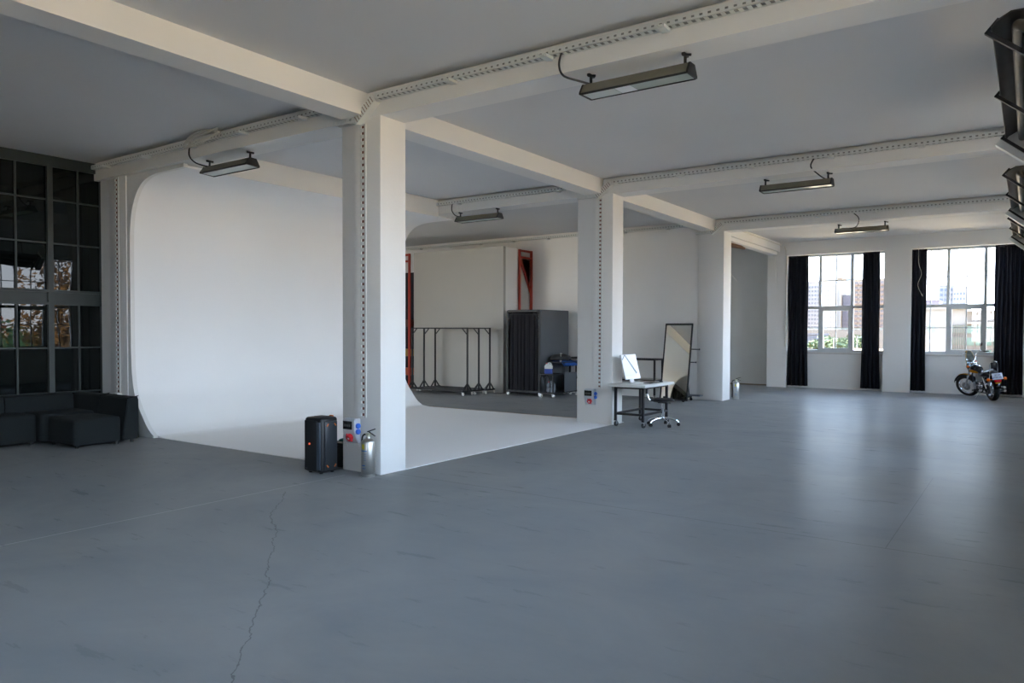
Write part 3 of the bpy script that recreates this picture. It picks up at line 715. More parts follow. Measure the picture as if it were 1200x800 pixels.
for z, c, nm in ((.35, (.45, .10, .04), 'red_crate'), (.9, (.35, .22, .05), 'ochre_crate'), (1.75, (.10, .04, .03), 'brown_crate')):
    b = nb(); box(b, (.05, .03, z-.03), (.4, .57, z)); obj('shelf', b, M_darkmet, lf, 0)
    b = nb(); obox(b, (.2, .3, z+.11), (.26, .42, .2), None, .01); o = obj(nm, b, mat(nm, c, .6), None); o.parent = None
    o.rotation_euler = (0, 0, R(90)); o.location = lf.location; tag(o, {'red_crate': 'red crate on the lowest shelf of the left red frame', 'ochre_crate': 'ochre crate on the middle shelf of the left red frame', 'brown_crate': 'dark brown crate on the top shelf of the left red frame'}[nm], 'crate')
b = nb(); box(b, (-16.6, 16.7, 0), (-14.4, 16.75, 3.4)); o = obj('dark_backing_sheet', b, M_curtain, None, 0); tag(o, 'flat dark sheet standing in for the shade behind the left red frame', 'backing')  # dark sheet added as the shade behind the shelves

# ------------------------------------------------------------------ casters and clothes rails
def caster(parent, p, r=.035, m=None, wheelm=None, ang=0, name='caster'):
    """fork and wheel under point p (top)"""
    b = nb(); x, y, z = p; dx, dy = math.cos(ang), math.sin(ang)
    rot = Matrix.Rotation(ang, 3, 'Z')
    h = z-r
    obox(b, (x, y, z-.006), (.05, .05, .008), rot); 
    for s in (-1, 1): obox(b, Vector((x, y, z-h/2-.004))+rot @ Vector((.01, s*.018, 0)), (.03, .004, h), rot)
    f = obj(name, b, m or M_chrome, parent, 0)
    b = nb(); c = Vector((x, y, r))+rot @ Vector((.015, 0, 0)); a = rot @ Vector((0, 1, 0))
    lathe(b, [(0, -.013), (r*.55, -.013), (r*.6, -.015), (r*.9, -.015), (r, -.008), (r, .008), (r*.9, .015), (r*.6, .015), (r*.55, .013), (0, .013)], c, a, 16)
    obj('wheel', b, wheelm or M_caster, f)
def clothes_rail(loc, label):
    t = thing('clothes_rail', label, 'clothes rail', loc, group='nested black clothes rails'); W = 1.88; w_ = .035; H = 1.72
    for s in (-1, 1):
        x = s*W/2
        b = nb(); box(b, (x-w_/2, -w_/2, .12), (x+w_/2, w_/2, H)); obj('post', b, M_darkmet, t, 0)
        b = nb(); box(b, (x-w_/2, -.215, .085), (x+w_/2, .215, .12)); obj('foot_bar', b, M_darkmet, t, 0)
        for q in (-1, 1):
            b = nb(); obox(b, (x, q*.09, .20), (.025, .025, .24), (R(42)*q, 0, 0)); obj('foot_brace', b, M_darkmet, t, 0)
            b = nb(); obox(b, (x+q*.09*1, 0, .20), (.02, .02, .24), (0, -R(42)*q, 0)); 
            if q*s < 0: obj('foot_brace', b, M_darkmet, t, 0)
            else: b.free()
            caster(t, (x, q*.19, .085), .035, M_caster, M_caster, R(60+50*q))
        b = nb(); obox(b, (x-s*.09, 0, H-.10), (.02, .02, .25), (0, -R(45)*s, 0)); obj('corner_brace', b, M_darkmet, t, 0)
    b = nb(); box(b, (-W/2, -.016, H-.03), (W/2, .016, H)); obj('top_rail', b, M_darkmet, t, 0)
    b = nb(); 
    box(b, (-W/2, -.16, .095), (W/2, .16, .115))
    obj('base_shelf', b, M_darkmet, t, 0)
    return t
cr0 = clothes_rail((-12.63, 14.75, 0), 'front black clothes rail on casters, farthest left of the three nested')
dup(cr0, (-12.61, 15.20, 0), label='middle black clothes rail of the three nested, between front and rear ones')
dup(cr0, (-12.54, 15.58, 0), label='rear black clothes rail, closest to the grey partition, farthest right of the three nested')

# ------------------------------------------------------------------ changing booth
bt = thing('changing_booth', 'black changing booth with a pleated dark curtain and grey side board', 'booth', (-11.0, 15.55, 0))
BW, BD, BH = .97, 1.35, 2.16; w_ = .045
for x in (0, BW):
    for y in (0, BD):
        b = nb(); box(b, (x-w_/2, y-w_/2, .09), (x+w_/2, y+w_/2, BH)); obj('post', b, M_darkmet, bt, 0)
        caster(bt, (x, y, .09), .04)
for z in (.09, BH-w_):
    for a, c in (((0, 0), (BW, 0)), ((0, BD), (BW, BD)), ((0, 0), (0, BD)), ((BW, 0), (BW, BD))):
        b = nb(); box(b, (min(a[0], c[0])-w_/2*(a[0] == c[0]), min(a[1], c[1])-w_/2*(a[1] == c[1]), z), (max(a[0], c[0])+w_/2*(a[0] == c[0]), max(a[1], c[1])+w_/2*(a[1] == c[1]), z+w_)); obj('rail', b, M_darkmet, bt, 0)
for s, x in ((1, .03), (-1, BW-.03)):
    b = nb(); obox(b, (x+s*.07, -.01, BH-.14), (.03, .02, .22), (0, R(45)*s, 0)); obj('corner_brace', b, M_darkmet, bt, 0)
b = nb(); box(b, (BW+.022, 0, .12), (BW+.034, BD, BH)); obj('side_board', b, mat('dark_grey_board', (.10, .11, .12), .5, amt=.08, scale=3), bt, 0)
b = nb(); box(b, (-.03, 0, .12), (-.02, BD, BH)); obj('side_board', b, mat('dark_grey_board', (0, 0, 0)), bt, 0)
b = nb(); box(b, (0, 0, BH), (BW+.03, BD, BH+.012)); obj('roof_board', b, M_darkmet, bt, 0)
bm = nb(); nx = 120; g = []
for j in range(9):
    f = j/8; g.append([bm.verts.new((.05+(BW-.1)*i/nx, -.0+(.026*math.sin(i/nx*2*math.pi*7+.8*math.sin(3*f)+1.3*math.sin(i*.11))+.008*math.sin(i/nx*2*math.pi*17))*(1-.35*f), .07+f*(BH-.17))) for i in range(nx+1)])
for j in range(8):
    for i in range(nx): bm.faces.new((g[j][i], g[j][i+1], g[j+1][i+1], g[j+1][i]))
bmesh.ops.solidify(bm, geom=list(bm.faces), thickness=.004)
obj('booth_curtain', bm, mat('charcoal_booth_curtain', (.028, .028, .036), .8, bump=.1, bscale=150), bt, 60)
b = nb(); cyl(b, (.02, 0, BH-.09), (BW-.02, 0, BH-.09), .01, 8); obj('curtain_rod', b, M_darkmet, bt)

# ------------------------------------------------------------------ utility cart with jugs, cloth, bag
ct = thing('utility_cart', 'black utility cart on casters beside the changing booth', 'cart', (-9.93, 15.40, 0))
CWx, CL = .40, 1.16
for x in (.02, CWx-.02):
    for y in (.02, CL-.02):
        b = nb(); box(b, (x-.014, y-.014, .09), (x+.014, y+.014, .86 if y > 1 else .58)); obj('post', b, M_darkmet, ct, 0); caster(ct, (x, y, .09), .04)
b = nb(); box(b, (0, 0, .09), (CWx, CL, .12)); obj('bottom_shelf', b, M_darkmet, ct, 0)
b = nb(); box(b, (0, 0, .555), (CWx, .55, .58)); obj('middle_shelf', b, M_darkmet, ct, 0)
b = nb(); box(b, (0, .45, .84), (CWx, CL, .86)); obj('top_shelf', b, M_darkmet, ct, 0)
b = nb(); box(b, (0, .50, .58), (.02, .53, .84)); box(b, (CWx-.02, .50, .58), (CWx, .53, .84)); obj('post', b, M_darkmet, ct, 0)
b = nb(); box(b, (CWx-.02, .55, .12), (CWx, CL-.04, .60)); obj('side_panel', b, mat('dark_grey_board', (0, 0, 0)), ct, 0)
for x in (.07, .22):
    b = nb(); tube(b, spline([(x-.05, -.0, .12), (x-.05, 0, .40), (x+.0, 0, .54), (x+.05+.03, 0, .40), (x+.08, 0, .12)], 5), .012, 6); obj('arch_brace', b, M_darkmet, ct)
def jug(loc, label, body, low, rz=0):
    t = thing('plastic_jug', label, 'jug', loc, (0, 0, rz))
    b = nb(); obox(b, (0, 0, .065), (.20, .15, .13), None, .02, 3); obj('jug_base', b, low, t)
    b = nb(); obox(b, (0, 0, .165), (.195, .148, .09), None, .02, 3); prism(b, [(-.09, .20), (.09, .20), (.03, .245), (-.06, .245)], 'y', -.05, .05); obj('jug_body', b, body, t)
    b = nb(); cyl(b, (-.05, 0, .235), (-.05, 0, .265), .022, 12); obj('cap', b, mat('red_cap', (.6, .03, .03), .4), t)
    b = nb(); tube(b, spline([(-.03, 0, .235), (0, 0, .27), (.05, 0, .265), (.07, 0, .225)], 5), .012, 8); obj('handle', b, body, t)
    return t
jw = mat('milky_white_plastic', (.62, .64, .62), .35); jb = mat('blue_plastic_label', (.04, .08, .34), .4)
jug((-9.74, 15.52, .58), 'white jug with blue lower half on the cart shelf', jw, jb, R(25))
jug((-9.72, 15.60, .12), 'grey translucent jug on the bottom shelf of the cart', mat('grey_plastic', (.20, .23, .27), .4), mat('grey_plastic', (0, 0, 0)), R(20))
sb = thing('spray_bottle', 'slim white spray bottle standing on the cart top', 'bottle', (-9.66, 15.96, .86))
b = nb(); lathe(b, [(0, 0), (.03, 0), (.032, .09), (.014, .13), (.012, .16), (0, .16)], n=16); obj('bottle_body', b, jw, sb)
b = nb(); cyl(b, (0, 0, .16), (0, 0, .21), .008, 8); obox(b, (.01, 0, .215), (.06, .02, .02), None, .004); obj('spray_head', b, jw, sb)
b = nb(); bm = b
g = [[b.verts.new((.0+(.44)*i/10, .0+.80*j/10, (.016+.012*math.sin(i*1.3+j*.9)) if i < 9 else .012-(i-8)*.06+.01*math.sin(j*2))) for i in range(11)] for j in range(11)]
for j in range(10):
    for i in range(10): b.faces.new((g[j][i], g[j][i+1], g[j+1][i+1], g[j+1][i]))
bmesh.ops.solidify(b, geom=list(b.faces), thickness=.008)
o = obj('blue_cloth', b, mat('bright_blue_cloth', (.03, .15, .55), .7), None, 60, loc=(-9.94, 15.86, .866)); tag(o, 'bright blue cloth draped over the end of the cart top', 'cloth')
b = nb(); bmesh.ops.create_icosphere(b, subdivisions=3, radius=1)
for v in b.verts:
    v.co.x *= .19; v.co.y *= .42; v.co.z = max(v.co.z, -.3)*.11+.035+.012*math.sin(v.co.y*17+v.co.x*9)
o = obj('black_bag', b, M_black, None, 60, loc=(-9.78, 16.16, .915)); tag(o, 'soft black bag lying on the cart top under the booth edge', 'bag')

# ------------------------------------------------------------------ low rolling frame at the back wall
rf = thing('rolling_frame_bench', 'long low black tube frame on casters against the back wall', 'frame', (-9.78, 16.62, 0)); FW, FD = 2.36, .46
for x in (0, FW):
    for y in (0, FD):
        b = nb(); box(b, (x-.02, y-.02, .09), (x+.02, y+.02, .97)); obj('post', b, M_darkmet, rf, 0); caster(rf, (x, y, .09), .04)
for z in (.93, .42):
    for y in (0, FD):
        b = nb(); box(b, (.02, y-.02, z), (FW-.02, y+.02, z+.04)); obj('rail', b, M_darkmet, rf, 0)
    for x in (0, FW):
        b = nb(); box(b, (x-.02, .02, z), (x+.02, FD-.02, z+.04)); obj('rail', b, M_darkmet, rf, 0)
b = nb(); box(b, (.0, .0, .46), (FW, FD, .475)); obj('shelf_board', b, M_greywall, rf, 0)

# ------------------------------------------------------------------ leaning mirror on rolling stand
mr = thing('standing_mirror', 'tall black-framed mirror leaning back on a rolling stand', 'mirror', (-6.80, 16.30, 0)); MW, MH = .68, 1.82
tilt = Euler((R(-10.5), 0, 0)).to_matrix().to_4x4()
def mo(n, bm, m, **k):
    bm.transform(tilt); bmesh.ops.translate(bm, vec=(0, 0, .03), verts=bm.verts); return obj(n, bm, m, mr, **k)
w_ = .03
b = nb(); box(b, (-MW/2, -.02, 0), (-MW/2+w_, .02, MH)); box(b, (MW/2-w_, -.02, 0), (MW/2, .02, MH)); box(b, (-MW/2+w_, -.02, 0), (MW/2-w_, .02, w_)); box(b, (-MW/2+w_, -.02, MH-w_), (MW/2-w_, .02, MH)); mo('mirror_frame', b, M_darkmet, smooth=0)
mm = bpy.data.materials.new('mirror_silver'); mm.use_nodes = True; q = mm.node_tree.nodes['Principled BSDF']; q.inputs['Base Color'].default_value = (.86, .86, .80, 1); q.inputs['Metallic'].default_value = 1; q.inputs['Roughness'].default_value = .01
b = nb(); box(b, (-MW/2+w_, -.012, w_), (MW/2-w_, -.004, MH-w_)); mo('mirror_glass', b, mm, smooth=0)
b = nb(); box(b, (-MW/2+w_, .0, w_), (MW/2-w_, .015, MH-w_)); mo('backing_board', b, M_darkmet, smooth=0)
for x in (-.22, .22):
    b = nb(); box(b, (x-.02, -.03, .08), (x+.02, .55, .115)); obj('stand_rail', b, M_darkmet, mr, 0)
    b = nb(); cyl(b, (x, .42, .11), (x*.8, .30, 1.25), .014, 8); obj('stand_strut', b, M_darkmet, mr, 0)
    caster(mr, (x, .50, .08), .035, M_darkmet, M_rubber); caster(mr, (x, .02, .08), .035, M_darkmet, M_rubber)
b = nb(); box(b, (-.27, .36, .116), (.50, .58, .15), .004); obj('stand_plate', b, mat('grey_steel_plate', (.16, .17, .19), .4, metal=.5), mr)
for z, l in ((1.22, .16), (.92, .10)):
    b = nb(); cyl(b, (MW/2-.03, .07+z*.185, z), (MW/2+l, .07+z*.185, z), .012, 8); cyl(b, (MW/2+l, .07+z*.185, z), (MW/2+l+.02, .07+z*.185, z), .02, 10); obj('hook_pin', b, M_darkmet, mr)

# ------------------------------------------------------------------ rolling desk, computer, mats
dk = thing('rolling_desk', 'white-topped rolling desk with black steel legs against the middle column', 'desk', (-5.88, 11.28, 0)); DX, DY = .68, 1.22
b = nb(); box(b, (0, 0, .685), (DX, DY, .73), .004); obj('desk_top', b, mat('white_laminate_top', (.70, .71, .70), .35, amt=.02), dk)
for x in (.07, DX-.10):
    for y in (.14, DY-.10):
        b = nb(); box(b, (x-.02, y-.02, .10), (x+.02, y+.02, .685)); obj('leg', b, M_darkmet, dk, 0); caster(dk, (x, y, .10), .045, M_chrome, M_rubber, R(70))
for y in (.14, DY-.10):
    b = nb(); box(b, (.09, y-.018, .20), (DX-.12, y+.018, .236)); obj('lower_rail', b, M_darkmet, dk, 0)
    b = nb(); box(b, (.09, y-.018, .65), (DX-.12, y+.018, .685)); obj('upper_rail', b, M_darkmet, dk, 0)
for x in (.07, DX-.10):
    b = nb(); box(b, (x-.018, .16, .20), (x+.018, DY-.12, .236)); obj('lower_rail', b, M_darkmet, dk, 0)
    b = nb(); box(b, (x-.018, .16, .65), (x+.018, DY-.12, .685)); obj('upper_rail', b, M_darkmet, dk, 0)
# all-in-one computer, screen turned to the stool and tilted back
pc = thing('desktop_computer', 'white all-in-one computer tilted back on the rolling desk', 'computer', (-5.62, 11.78, .73), (0, 0, 0))
silver = mat('satin_aluminium', (.74, .75, .77), .3, metal=.3)
b = nb(); obox(b, (-.02, 0, .004), (.17, .18, .008), None, .003); obox(b, (-.075, 0, .10), (.012, .16, .22), (0, R(-12), 0), .004); obj('stand', b, silver, pc)
tl = Euler((0, R(-14), 0)).to_matrix().to_4x4()
def po(n, bm, m, par=pc):
    bm.transform(tl); bmesh.ops.translate(bm, vec=(-.04, .0, .065), verts=bm.verts); return obj(n, bm, m, par)
b = nb(); obox(b, (0, 0, .22), (.022, .58, .44), None, .008, 3); pb = po('screen_housing', b, silver)
M_screen = mat('lit_white_screen', (.72, .70, .80), .3, amt=.02, emit=.12)
b = nb(); box(b, (.0112, -.275, .075), (.0125, .275, .43)); po('screen', b, M_screen)
b = nb(); bz = [(-.275, .335), (-.275, .36), (-.17, .43), (-.14, .43)]; prism(b, bz, 'x', .0126, .0132)
prism(b, [(-.17, .43), (-.135, .43), (.19, .105), (.145, .09)], 'x', .0126, .0132)
po('screen_picture', b, mat('dark_teal_picture_line', (.05, .13, .17), .3))
b = nb(); box(b, (.010, -.285, .004), (.0123, .285, .066)); po('chin', b, mat('pale_chin', (.84, .86, .88), .3))
b = nb(); obox(b, (-5.36, 11.92, .738), (.14, .42, .012), None, .004); kb = obj('keyboard', b, M_black); tag(kb, 'thin dark keyboard lying on the rolling desk', 'keyboard')
b = nb(); bmesh.ops.create_uvsphere(b, u_segments=16, v_segments=8, radius=1)
for v in b.verts: v.co = Vector((v.co.x*.032, v.co.y*.055, max(0, v.co.z)*.03))
o = obj('computer_mouse', b, M_black, None, 60, loc=(-5.34, 12.24, .731)); tag(o, 'small dark mouse beside the keyboard on the desk', 'mouse')
b = nb(); obox(b, (-5.62, 12.28, .735), (.22, .16, .01), None, .003); o = obj('notebook', b, mat('brown_notebook', (.20, .15, .12), .6)); tag(o, 'brown notebook at the far end of the desk', 'notebook')

# ------------------------------------------------------------------ stool
sl = thing('swivel_stool', 'black saddle swivel stool with chrome five-star base beside the desk', 'stool', (-5.17, 11.93, 0), (0, 0, R(20)))
for k in range(5):
    a = R(72*k+10); d = Vector((math.cos(a), math.sin(a), 0))
    b = nb(); tube(b, spline([Vector((0, 0, .135))+d*.02, Vector((0, 0, .13))+d*.12, Vector((0, 0, .095))+d*.24, Vector((0, 0, .065))+d*.27], 4), [.018]*5+[.015]*4+[.012]*4, 8); lg = obj('base_arm', b, M_chrome, sl)
    b = nb(); p = d*.27
    for s in (-1, 1): lathe(b, [(0, -.009), (.026, -.009), (.028, 0), (.026, .009), (0, .009)], Vector((p.x, p.y, .028))+d.cross(Vector((0, 0, 1)))*.014*s, d.cross(Vector((0, 0, 1))), 14)
    obj('caster', b, M_rubber, sl)
b = nb(); cyl(b, (0, 0, .10), (0, 0, .30), .026, 14); cyl(b, (0, 0, .30), (0, 0, .40), .016, 12); obj('gas_lift', b, M_chrome, sl)
b = nb(); obox(b, (0, 0, .405), (.16, .12, .02), None, .005); tube(b, [(0, .05, .40), (.10, .15, .385), (.12, .17, .38)], .007, 6); obj('mechanism', b, M_black, sl)
b = nb(); bmesh.ops.create_uvsphere(b, u_segments=28, v_segments=14, radius=1)
for v in b.verts: v.co = Vector((v.co.x*.20, v.co.y*.19, v.co.z*.036+.45-.02*(1-v.co.x**2*6 if abs(v.co.x) < .4 else 0)*.3))
obj('seat', b, M_black, sl)
b = nb(); tube(b, spline([(-.08, -.02, .41), (-.20, -.04, .43), (-.25, -.05, .52), (-.26, -.05, .60)], 5), .011, 8); obj('back_arm', b, M_chrome, sl)
b = nb(); obox(b, (-.265, -.05, .60), (.035, .18, .09), None, .015, 3); obj('back_pad', b, M_black, sl)

# ------------------------------------------------------------------ hanging wires near the back
def wire(name, pts, label, r=.006, m=None):
    b = nb(); tube(b, spline(pts, 6), r, 6); return tag(obj(name, b, m or M_wire), label, 'cable')
wire('hanging_wire', [(-6.40, 18.6, 3.86), (-6.41, 18.7, 3.5), (-6.36, 18.9, 3.15), (-6.28, 19.2, 2.95)], 'thin white wire hanging from the broken beam patch')
wire('hanging_wire', [(-6.25, 22.55, 3.85), (-6.23, 22.57, 3.4), (-6.2, 22.58, 2.9)], 'thin white wire hanging at the left pilaster of the window wall')
wire('hanging_wire', [(-2.49, 22.58, 3.95), (-2.49, 22.58, 3.5), (-2.42, 22.58, 3.2), (-2.50, 22.58, 2.9), (-2.38, 22.58, 2.6)], 'thin white wire looping down over the third curtain')
wire('conduit', [(-6.10, 17.7, 4.20), (-6.10, 19.5, 4.215), (-6.10, 22.5, 4.20), (-5.97, 22.58, 4.12), (-5.94, 22.60, 3.6), (-5.94, 22.6, 1.2)], 'white conduit running along the last beam and down the left pilaster', .018)

# ------------------------------------------------------------------ motorcycle
mc = thing('motorcycle', 'black and yellow cruiser motorcycle parked at the right back window', 'motorcycle', (-.70, 21.15, 0)); mc.scale = (.87, .87, .87)
hd = math.atan2(1.30, -.60)        # heading
mc.rotation_euler = Euler((R(-7), 0, hd), 'XYZ')
M_tank = mat('black_tank_lacquer', (.012, .013, .016), .12, coat=.6); M_yel = mat('amber_yellow_lacquer', (.75, .36, .02), .2, coat=.6)
M_tyre = M_rubber; M_mar = mat('amber_lens', (.75, .16, .02), .2, emit=.05); M_tail = mat('red_lens', (.55, .01, .02), .15, emit=.05)
def wheel(parent, c, r, w2, ax, steer=None, rim=M_chrome):
    c = Vector(c); ax = Vector(ax).normalized()
    b = nb(); ri = r*.70
    lathe(b, [(ri, -w2*.55), (ri+.015, -w2*.8), (r*.88, -w2), (r*.96, -w2*.75), (r, -w2*.3), (r, w2*.3), (r*.96, w2*.75), (r*.88, w2), (ri+.015, w2*.8), (ri, w2*.55), (ri, -w2*.55)], c, ax, 36)
    ty = obj('tyre', b, M_tyre, parent, 50)
    b = nb(); lathe(b, [(ri+.014, -w2*.7), (ri-.006, -w2*.72), (ri-.012, -w2*.4), (ri-.012, w2*.4), (ri-.006, w2*.72), (ri+.014, w2*.7)], c, ax, 36); obj('rim', b, rim, parent, 50)
    b = nb(); x, y = frame_of(ax)
    for k in range(20):
        a = 2*math.pi*k/20; q = x*math.cos(a)+y*math.sin(a); q2 = x*math.cos(a+.35)+y*math.sin(a+.35); s = (-1)**k
        cyl(b, c+q2*.035+ax*w2*.6*s, c+q*(ri-.008), .0035, 5)
    cyl(b, c-ax*w2*.9, c+ax*w2*.9, .038, 16); obj('spokes_and_hub', b, M_chrome, parent, 40)
    b = nb(); lathe(b, [(.05, 0), (.125, 0), (.125, .005), (.05, .005), (.05, 0)], c+ax*(w2+.005), ax, 28); obj('brake_disc', b, M_steel, parent, 40)
RW = .325
wheel(mc, (0, 0, RW), RW, .072, (0, 1, 0))
st_ = R(38)     # steering to the left
fa = Matrix.Rotation(st_, 3, 'Z'); FC = Vector((1.50, 0, .33)); HS = Vector((1.14, 0, .93))      # front axle, steering head
def fr(p):  # rotate front assembly about a raked steering axis
    axis = Vector((-.42, 0, .9)).normalized(); return HS+Matrix.Rotation(st_, 3, axis) @ (Vector(p)-HS)
fax = Matrix.Rotation(st_, 3, Vector((-.42, 0, .9)).normalized()) @ Vector((0, 1, 0))
fc = fr(FC); wheel(mc, fc, .33, .05, fax)
# fenders
def fender(c, r, w2, a0, a1, ax, m, name):
    b = nb(); c = Vector(c); ax = Vector(ax).normalized(); up_ = Vector((0, 0, 1)); up_ = (up_-ax*up_.dot(ax)).normalized(); fx = ax.cross(up_); fx = -fx if fx.x < 0 and abs(fx.x) > abs(fx.y) else fx
    if fx.dot(Vector((1, 0, 0))) < 0: fx = -fx
    n = 14; rows = []
    for i in range(n+1):
        a = R(a0+(a1-a0)*i/n); d = fx*math.cos(a)+up_*math.sin(a)
        rows.append([b.verts.new(c+d*(r-.03)+ax*(-w2)), b.verts.new(c+d*r+ax*(-w2*.8)), b.verts.new(c+d*(r+.012)), b.verts.new(c+d*r+ax*w2*.8), b.verts.new(c+d*(r-.03)+ax*w2)])
    for i in range(n):
        for k in range(4): b.faces.new((rows[i][k], rows[i][k+1], rows[i+1][k+1], rows[i+1][k]))
    bmesh.ops.solidify(b, geom=list(b.faces), thickness=.004); return obj(name, b, m, mc, 60)
fender((0, 0, RW), .37, .095, 35, 175, (0, 1, 0), M_tank, 'rear_fender')
fender(fc, .365, .068, 20, 150, fax, M_tank, 'front_fender')
fender(fc, .372, .03, 60, 120, fax, M_yel, 'fender_stripe')
# forks, bars
for s in (-1, 1):
    b = nb(); p = fr(FC+Vector((0, s*.105, 0))); q = fr(Vector((1.06, s*.105, 1.0))); mid = p.lerp(q, .48)
    cyl(b, p, mid, .027, 12); cyl(b, mid, q, .019, 12); obj('fork_leg', b, M_chrome, mc, 40)
b = nb(); obox(b, fr((1.13, 0, .93)), (.06, .26, .035), (0, R(-25), st_), .008); obox(b, fr((1.06, 0, 1.0)), (.06, .25, .03), (0, R(-25), st_), .008); obj('fork_clamp', b, M_chrome, mc)
hb = [(.78, .40, 1.17), (.92, .37, 1.20), (1.03, .25, 1.20), (1.07, .09, 1.05), (1.07, -.09, 1.05), (1.03, -.25, 1.20), (.92, -.37, 1.20), (.78, -.40, 1.17)]
b = nb(); tube(b, spline([fr(p) for p in hb], 6), .013, 10); obj('handlebar', b, M_chrome, mc)
for s in (-1, 1):
    b = nb(); cyl(b, fr((.91, s*.372, 1.2)), fr((.77, s*.402, 1.17)), .019, 10); obj('grip', b, M_rubber, mc)
    b = nb(); p = fr((.95, s*.33, 1.21)); tube(b, [p, fr((.97, s*.36, 1.32)), fr((.95, s*.42, 1.38))], .006, 6)
    b2 = fr((.94, s*.43, 1.40)); ms = obj('mirror_stem', b, M_chrome, mc)
    b = nb(); lathe(b, [(0, .02), (.035, .018), (.055, .005), (.057, -.004), (0, -.006)], b2, Matrix.Rotation(st_, 3, 'Z') @ Vector((1, 0, .1)), 20); obj('mirror_head', b, M_chrome, ms)
    b = nb(); q = fr((1.12, s*.20, .97)); bmesh.ops.create_uvsphere(b, u_segments=12, v_segments=8, radius=.032); bmesh.ops.translate(b, vec=q, verts=b.verts); obj('indicator', b, M_mar, mc)
# headlamp, windshield
b = nb(); q = fr((1.22, 0, .93)); lathe(b, [(0, -.10), (.05, -.09), (.08, -.04), (.09, .02), (.09, .04), (.075, .045), (0, .05)], q, Matrix.Rotation(st_, 3, 'Z') @ Vector((1, 0, 0)), 24); obj('headlamp', b, M_chrome, mc)
M_shield = bpy.data.materials.new('smoky_windshield'); M_shield.use_nodes = True; n_ = M_shield.node_tree; n_.nodes.clear()
o_ = n_.nodes.new('ShaderNodeOutputMaterial'); t_ = n_.nodes.new('ShaderNodeBsdfTransparent'); g_ = n_.nodes.new('ShaderNodeBsdfGlossy'); x_ = n_.nodes.new('ShaderNodeMixShader')
t_.inputs[0].default_value = (.34, .40, .40, 1); g_.inputs[1].default_value = .05; x_.inputs[0].default_value = .08
n_.links.new(t_.outputs[0], x_.inputs[1]); n_.links.new(g_.outputs[0], x_.inputs[2]); n_.links.new(x_.outputs[0], o_.inputs[0])
b = nb(); g = []
for j in range(13):
    f = j/12; z = .72+.66*f; hw = .21*math.sqrt(max(0.02, 1-((f-.42)/.60)**2)); row = []
    for i in range(9):
        s = i/4-1; row.append(b.verts.new(fr((1.27-.10*f-.09*s*s, s*hw, z))))
    g.append(row)
for j in range(12):
    for i in range(8): b.faces.new((g[j][i], g[j][i+1], g[j+1][i+1], g[j+1][i]))
edge = [v.co.copy() for v in g[12]]; el = [r_[0].co.copy() for r_ in g[6:]]; er = [r_[8].co.copy() for r_ in g[6:]]
bmesh.ops.solidify(b, geom=list(b.faces), thickness=.003); ws = obj('windshield', b, M_shield, mc, 60)
b = nb(); tube(b, el+edge[1:-1]+er[::-1], .006, 6); obj('shield_edging', b, mat('amber_edge', (.55, .38, .10), .3), ws)
# tank, seat, side covers
def blob(name, m, pts, rw, rh, squash=1.0, par=None):
    b = nb(); pts = spline(pts, 5); N = len(pts); rows = []
    for i, p in enumerate(pts):
        f = i/(N-1); k = f*(len(rw)-1); a = int(min(k, len(rw)-2)); t2 = k-a; wv = rw[a]*(1-t2)+rw[a+1]*t2; hv = rh[a]*(1-t2)+rh[a+1]*t2
        rows.append([b.verts.new((p.x, p.y+wv*math.cos(u), p.z+hv*math.sin(u)*(1 if math.sin(u) > 0 else squash))) for u in [2*math.pi*j/18 for j in range(18)]])
    for r0, r1 in zip(rows, rows[1:]):
        for j in range(18): b.faces.new((r0[j], r0[(j+1) % 18], r1[(j+1) % 18], r1[j]))
    b.faces.new(rows[0]); b.faces.new(rows[-1]); return obj(name, b, m, par or mc, 60)
tk = blob('fuel_tank', M_tank, [(.55, 0, .76), (.70, 0, .82), (.88, 0, .85), (1.04, 0, .86), (1.10, 0, .86)], [.05, .12, .15, .13, .04], [.05, .11, .13, .11, .04], .7)
for s in (-1, 1):
    b = nb(); g = []
    for (x, z0, z1) in ((.58, .735, .77), (.68, .745, .85), (.80, .75, .90), (.94, .77, .93), (1.05, .80, .92)):
        wv = {.58: .085, .68: .125, .80: .152, .94: .152, 1.05: .115}[x]; g.append([b.verts.new((x, s*(wv*(1-.15*k) if k else wv*1.0), z0+(z1-z0)*k*.75)) for k in (0, .5, 1)])
    for r0, r1 in zip(g, g[1:]):
        for k in range(2): b.faces.new((r0[k], r0[k+1], r1[k+1], r1[k]))
    bmesh.ops.solidify(b, geom=list(b.faces), thickness=.006); obj('tank_panel', b, M_yel, mc, 60, label='amber yellow side panel of the tank')
b = nb(); lathe(b, [(0, .02), (.03, .018), (.035, 0)], (.84, 0, .985), (0, 0, 1), 16); obj('fuel_cap', b, M_chrome, tk)
blob('seat', mat('black_leather', (.014, .014, .016), .35, bump=.2, bscale=80), [(.62, 0, .72), (.45, 0, .69), (.25, 0, .71), (.08, 0, .78), (-.12, 0, .80), (-.20, 0, .79)], [.06, .13, .15, .13, .12, .05], [.04, .05, .06, .06, .06, .03], .8)
# sissy bar
b = nb(); tube(b, spline([(-.16, .10, .62), (-.22, .10, .85), (-.26, .09, 1.05), (-.27, .04, 1.10), (-.27, -.04, 1.10), (-.26, -.09, 1.05), (-.22, -.10, .85), (-.16, -.10, .62)], 5), .010, 8); obj('sissy_bar', b, M_chrome, mc)
b = nb(); obox(b, (-.235, 0, .99), (.035, .13, .17), (0, R(-6), 0), .015, 3); obj('backrest_pad', b, M_black, mc)
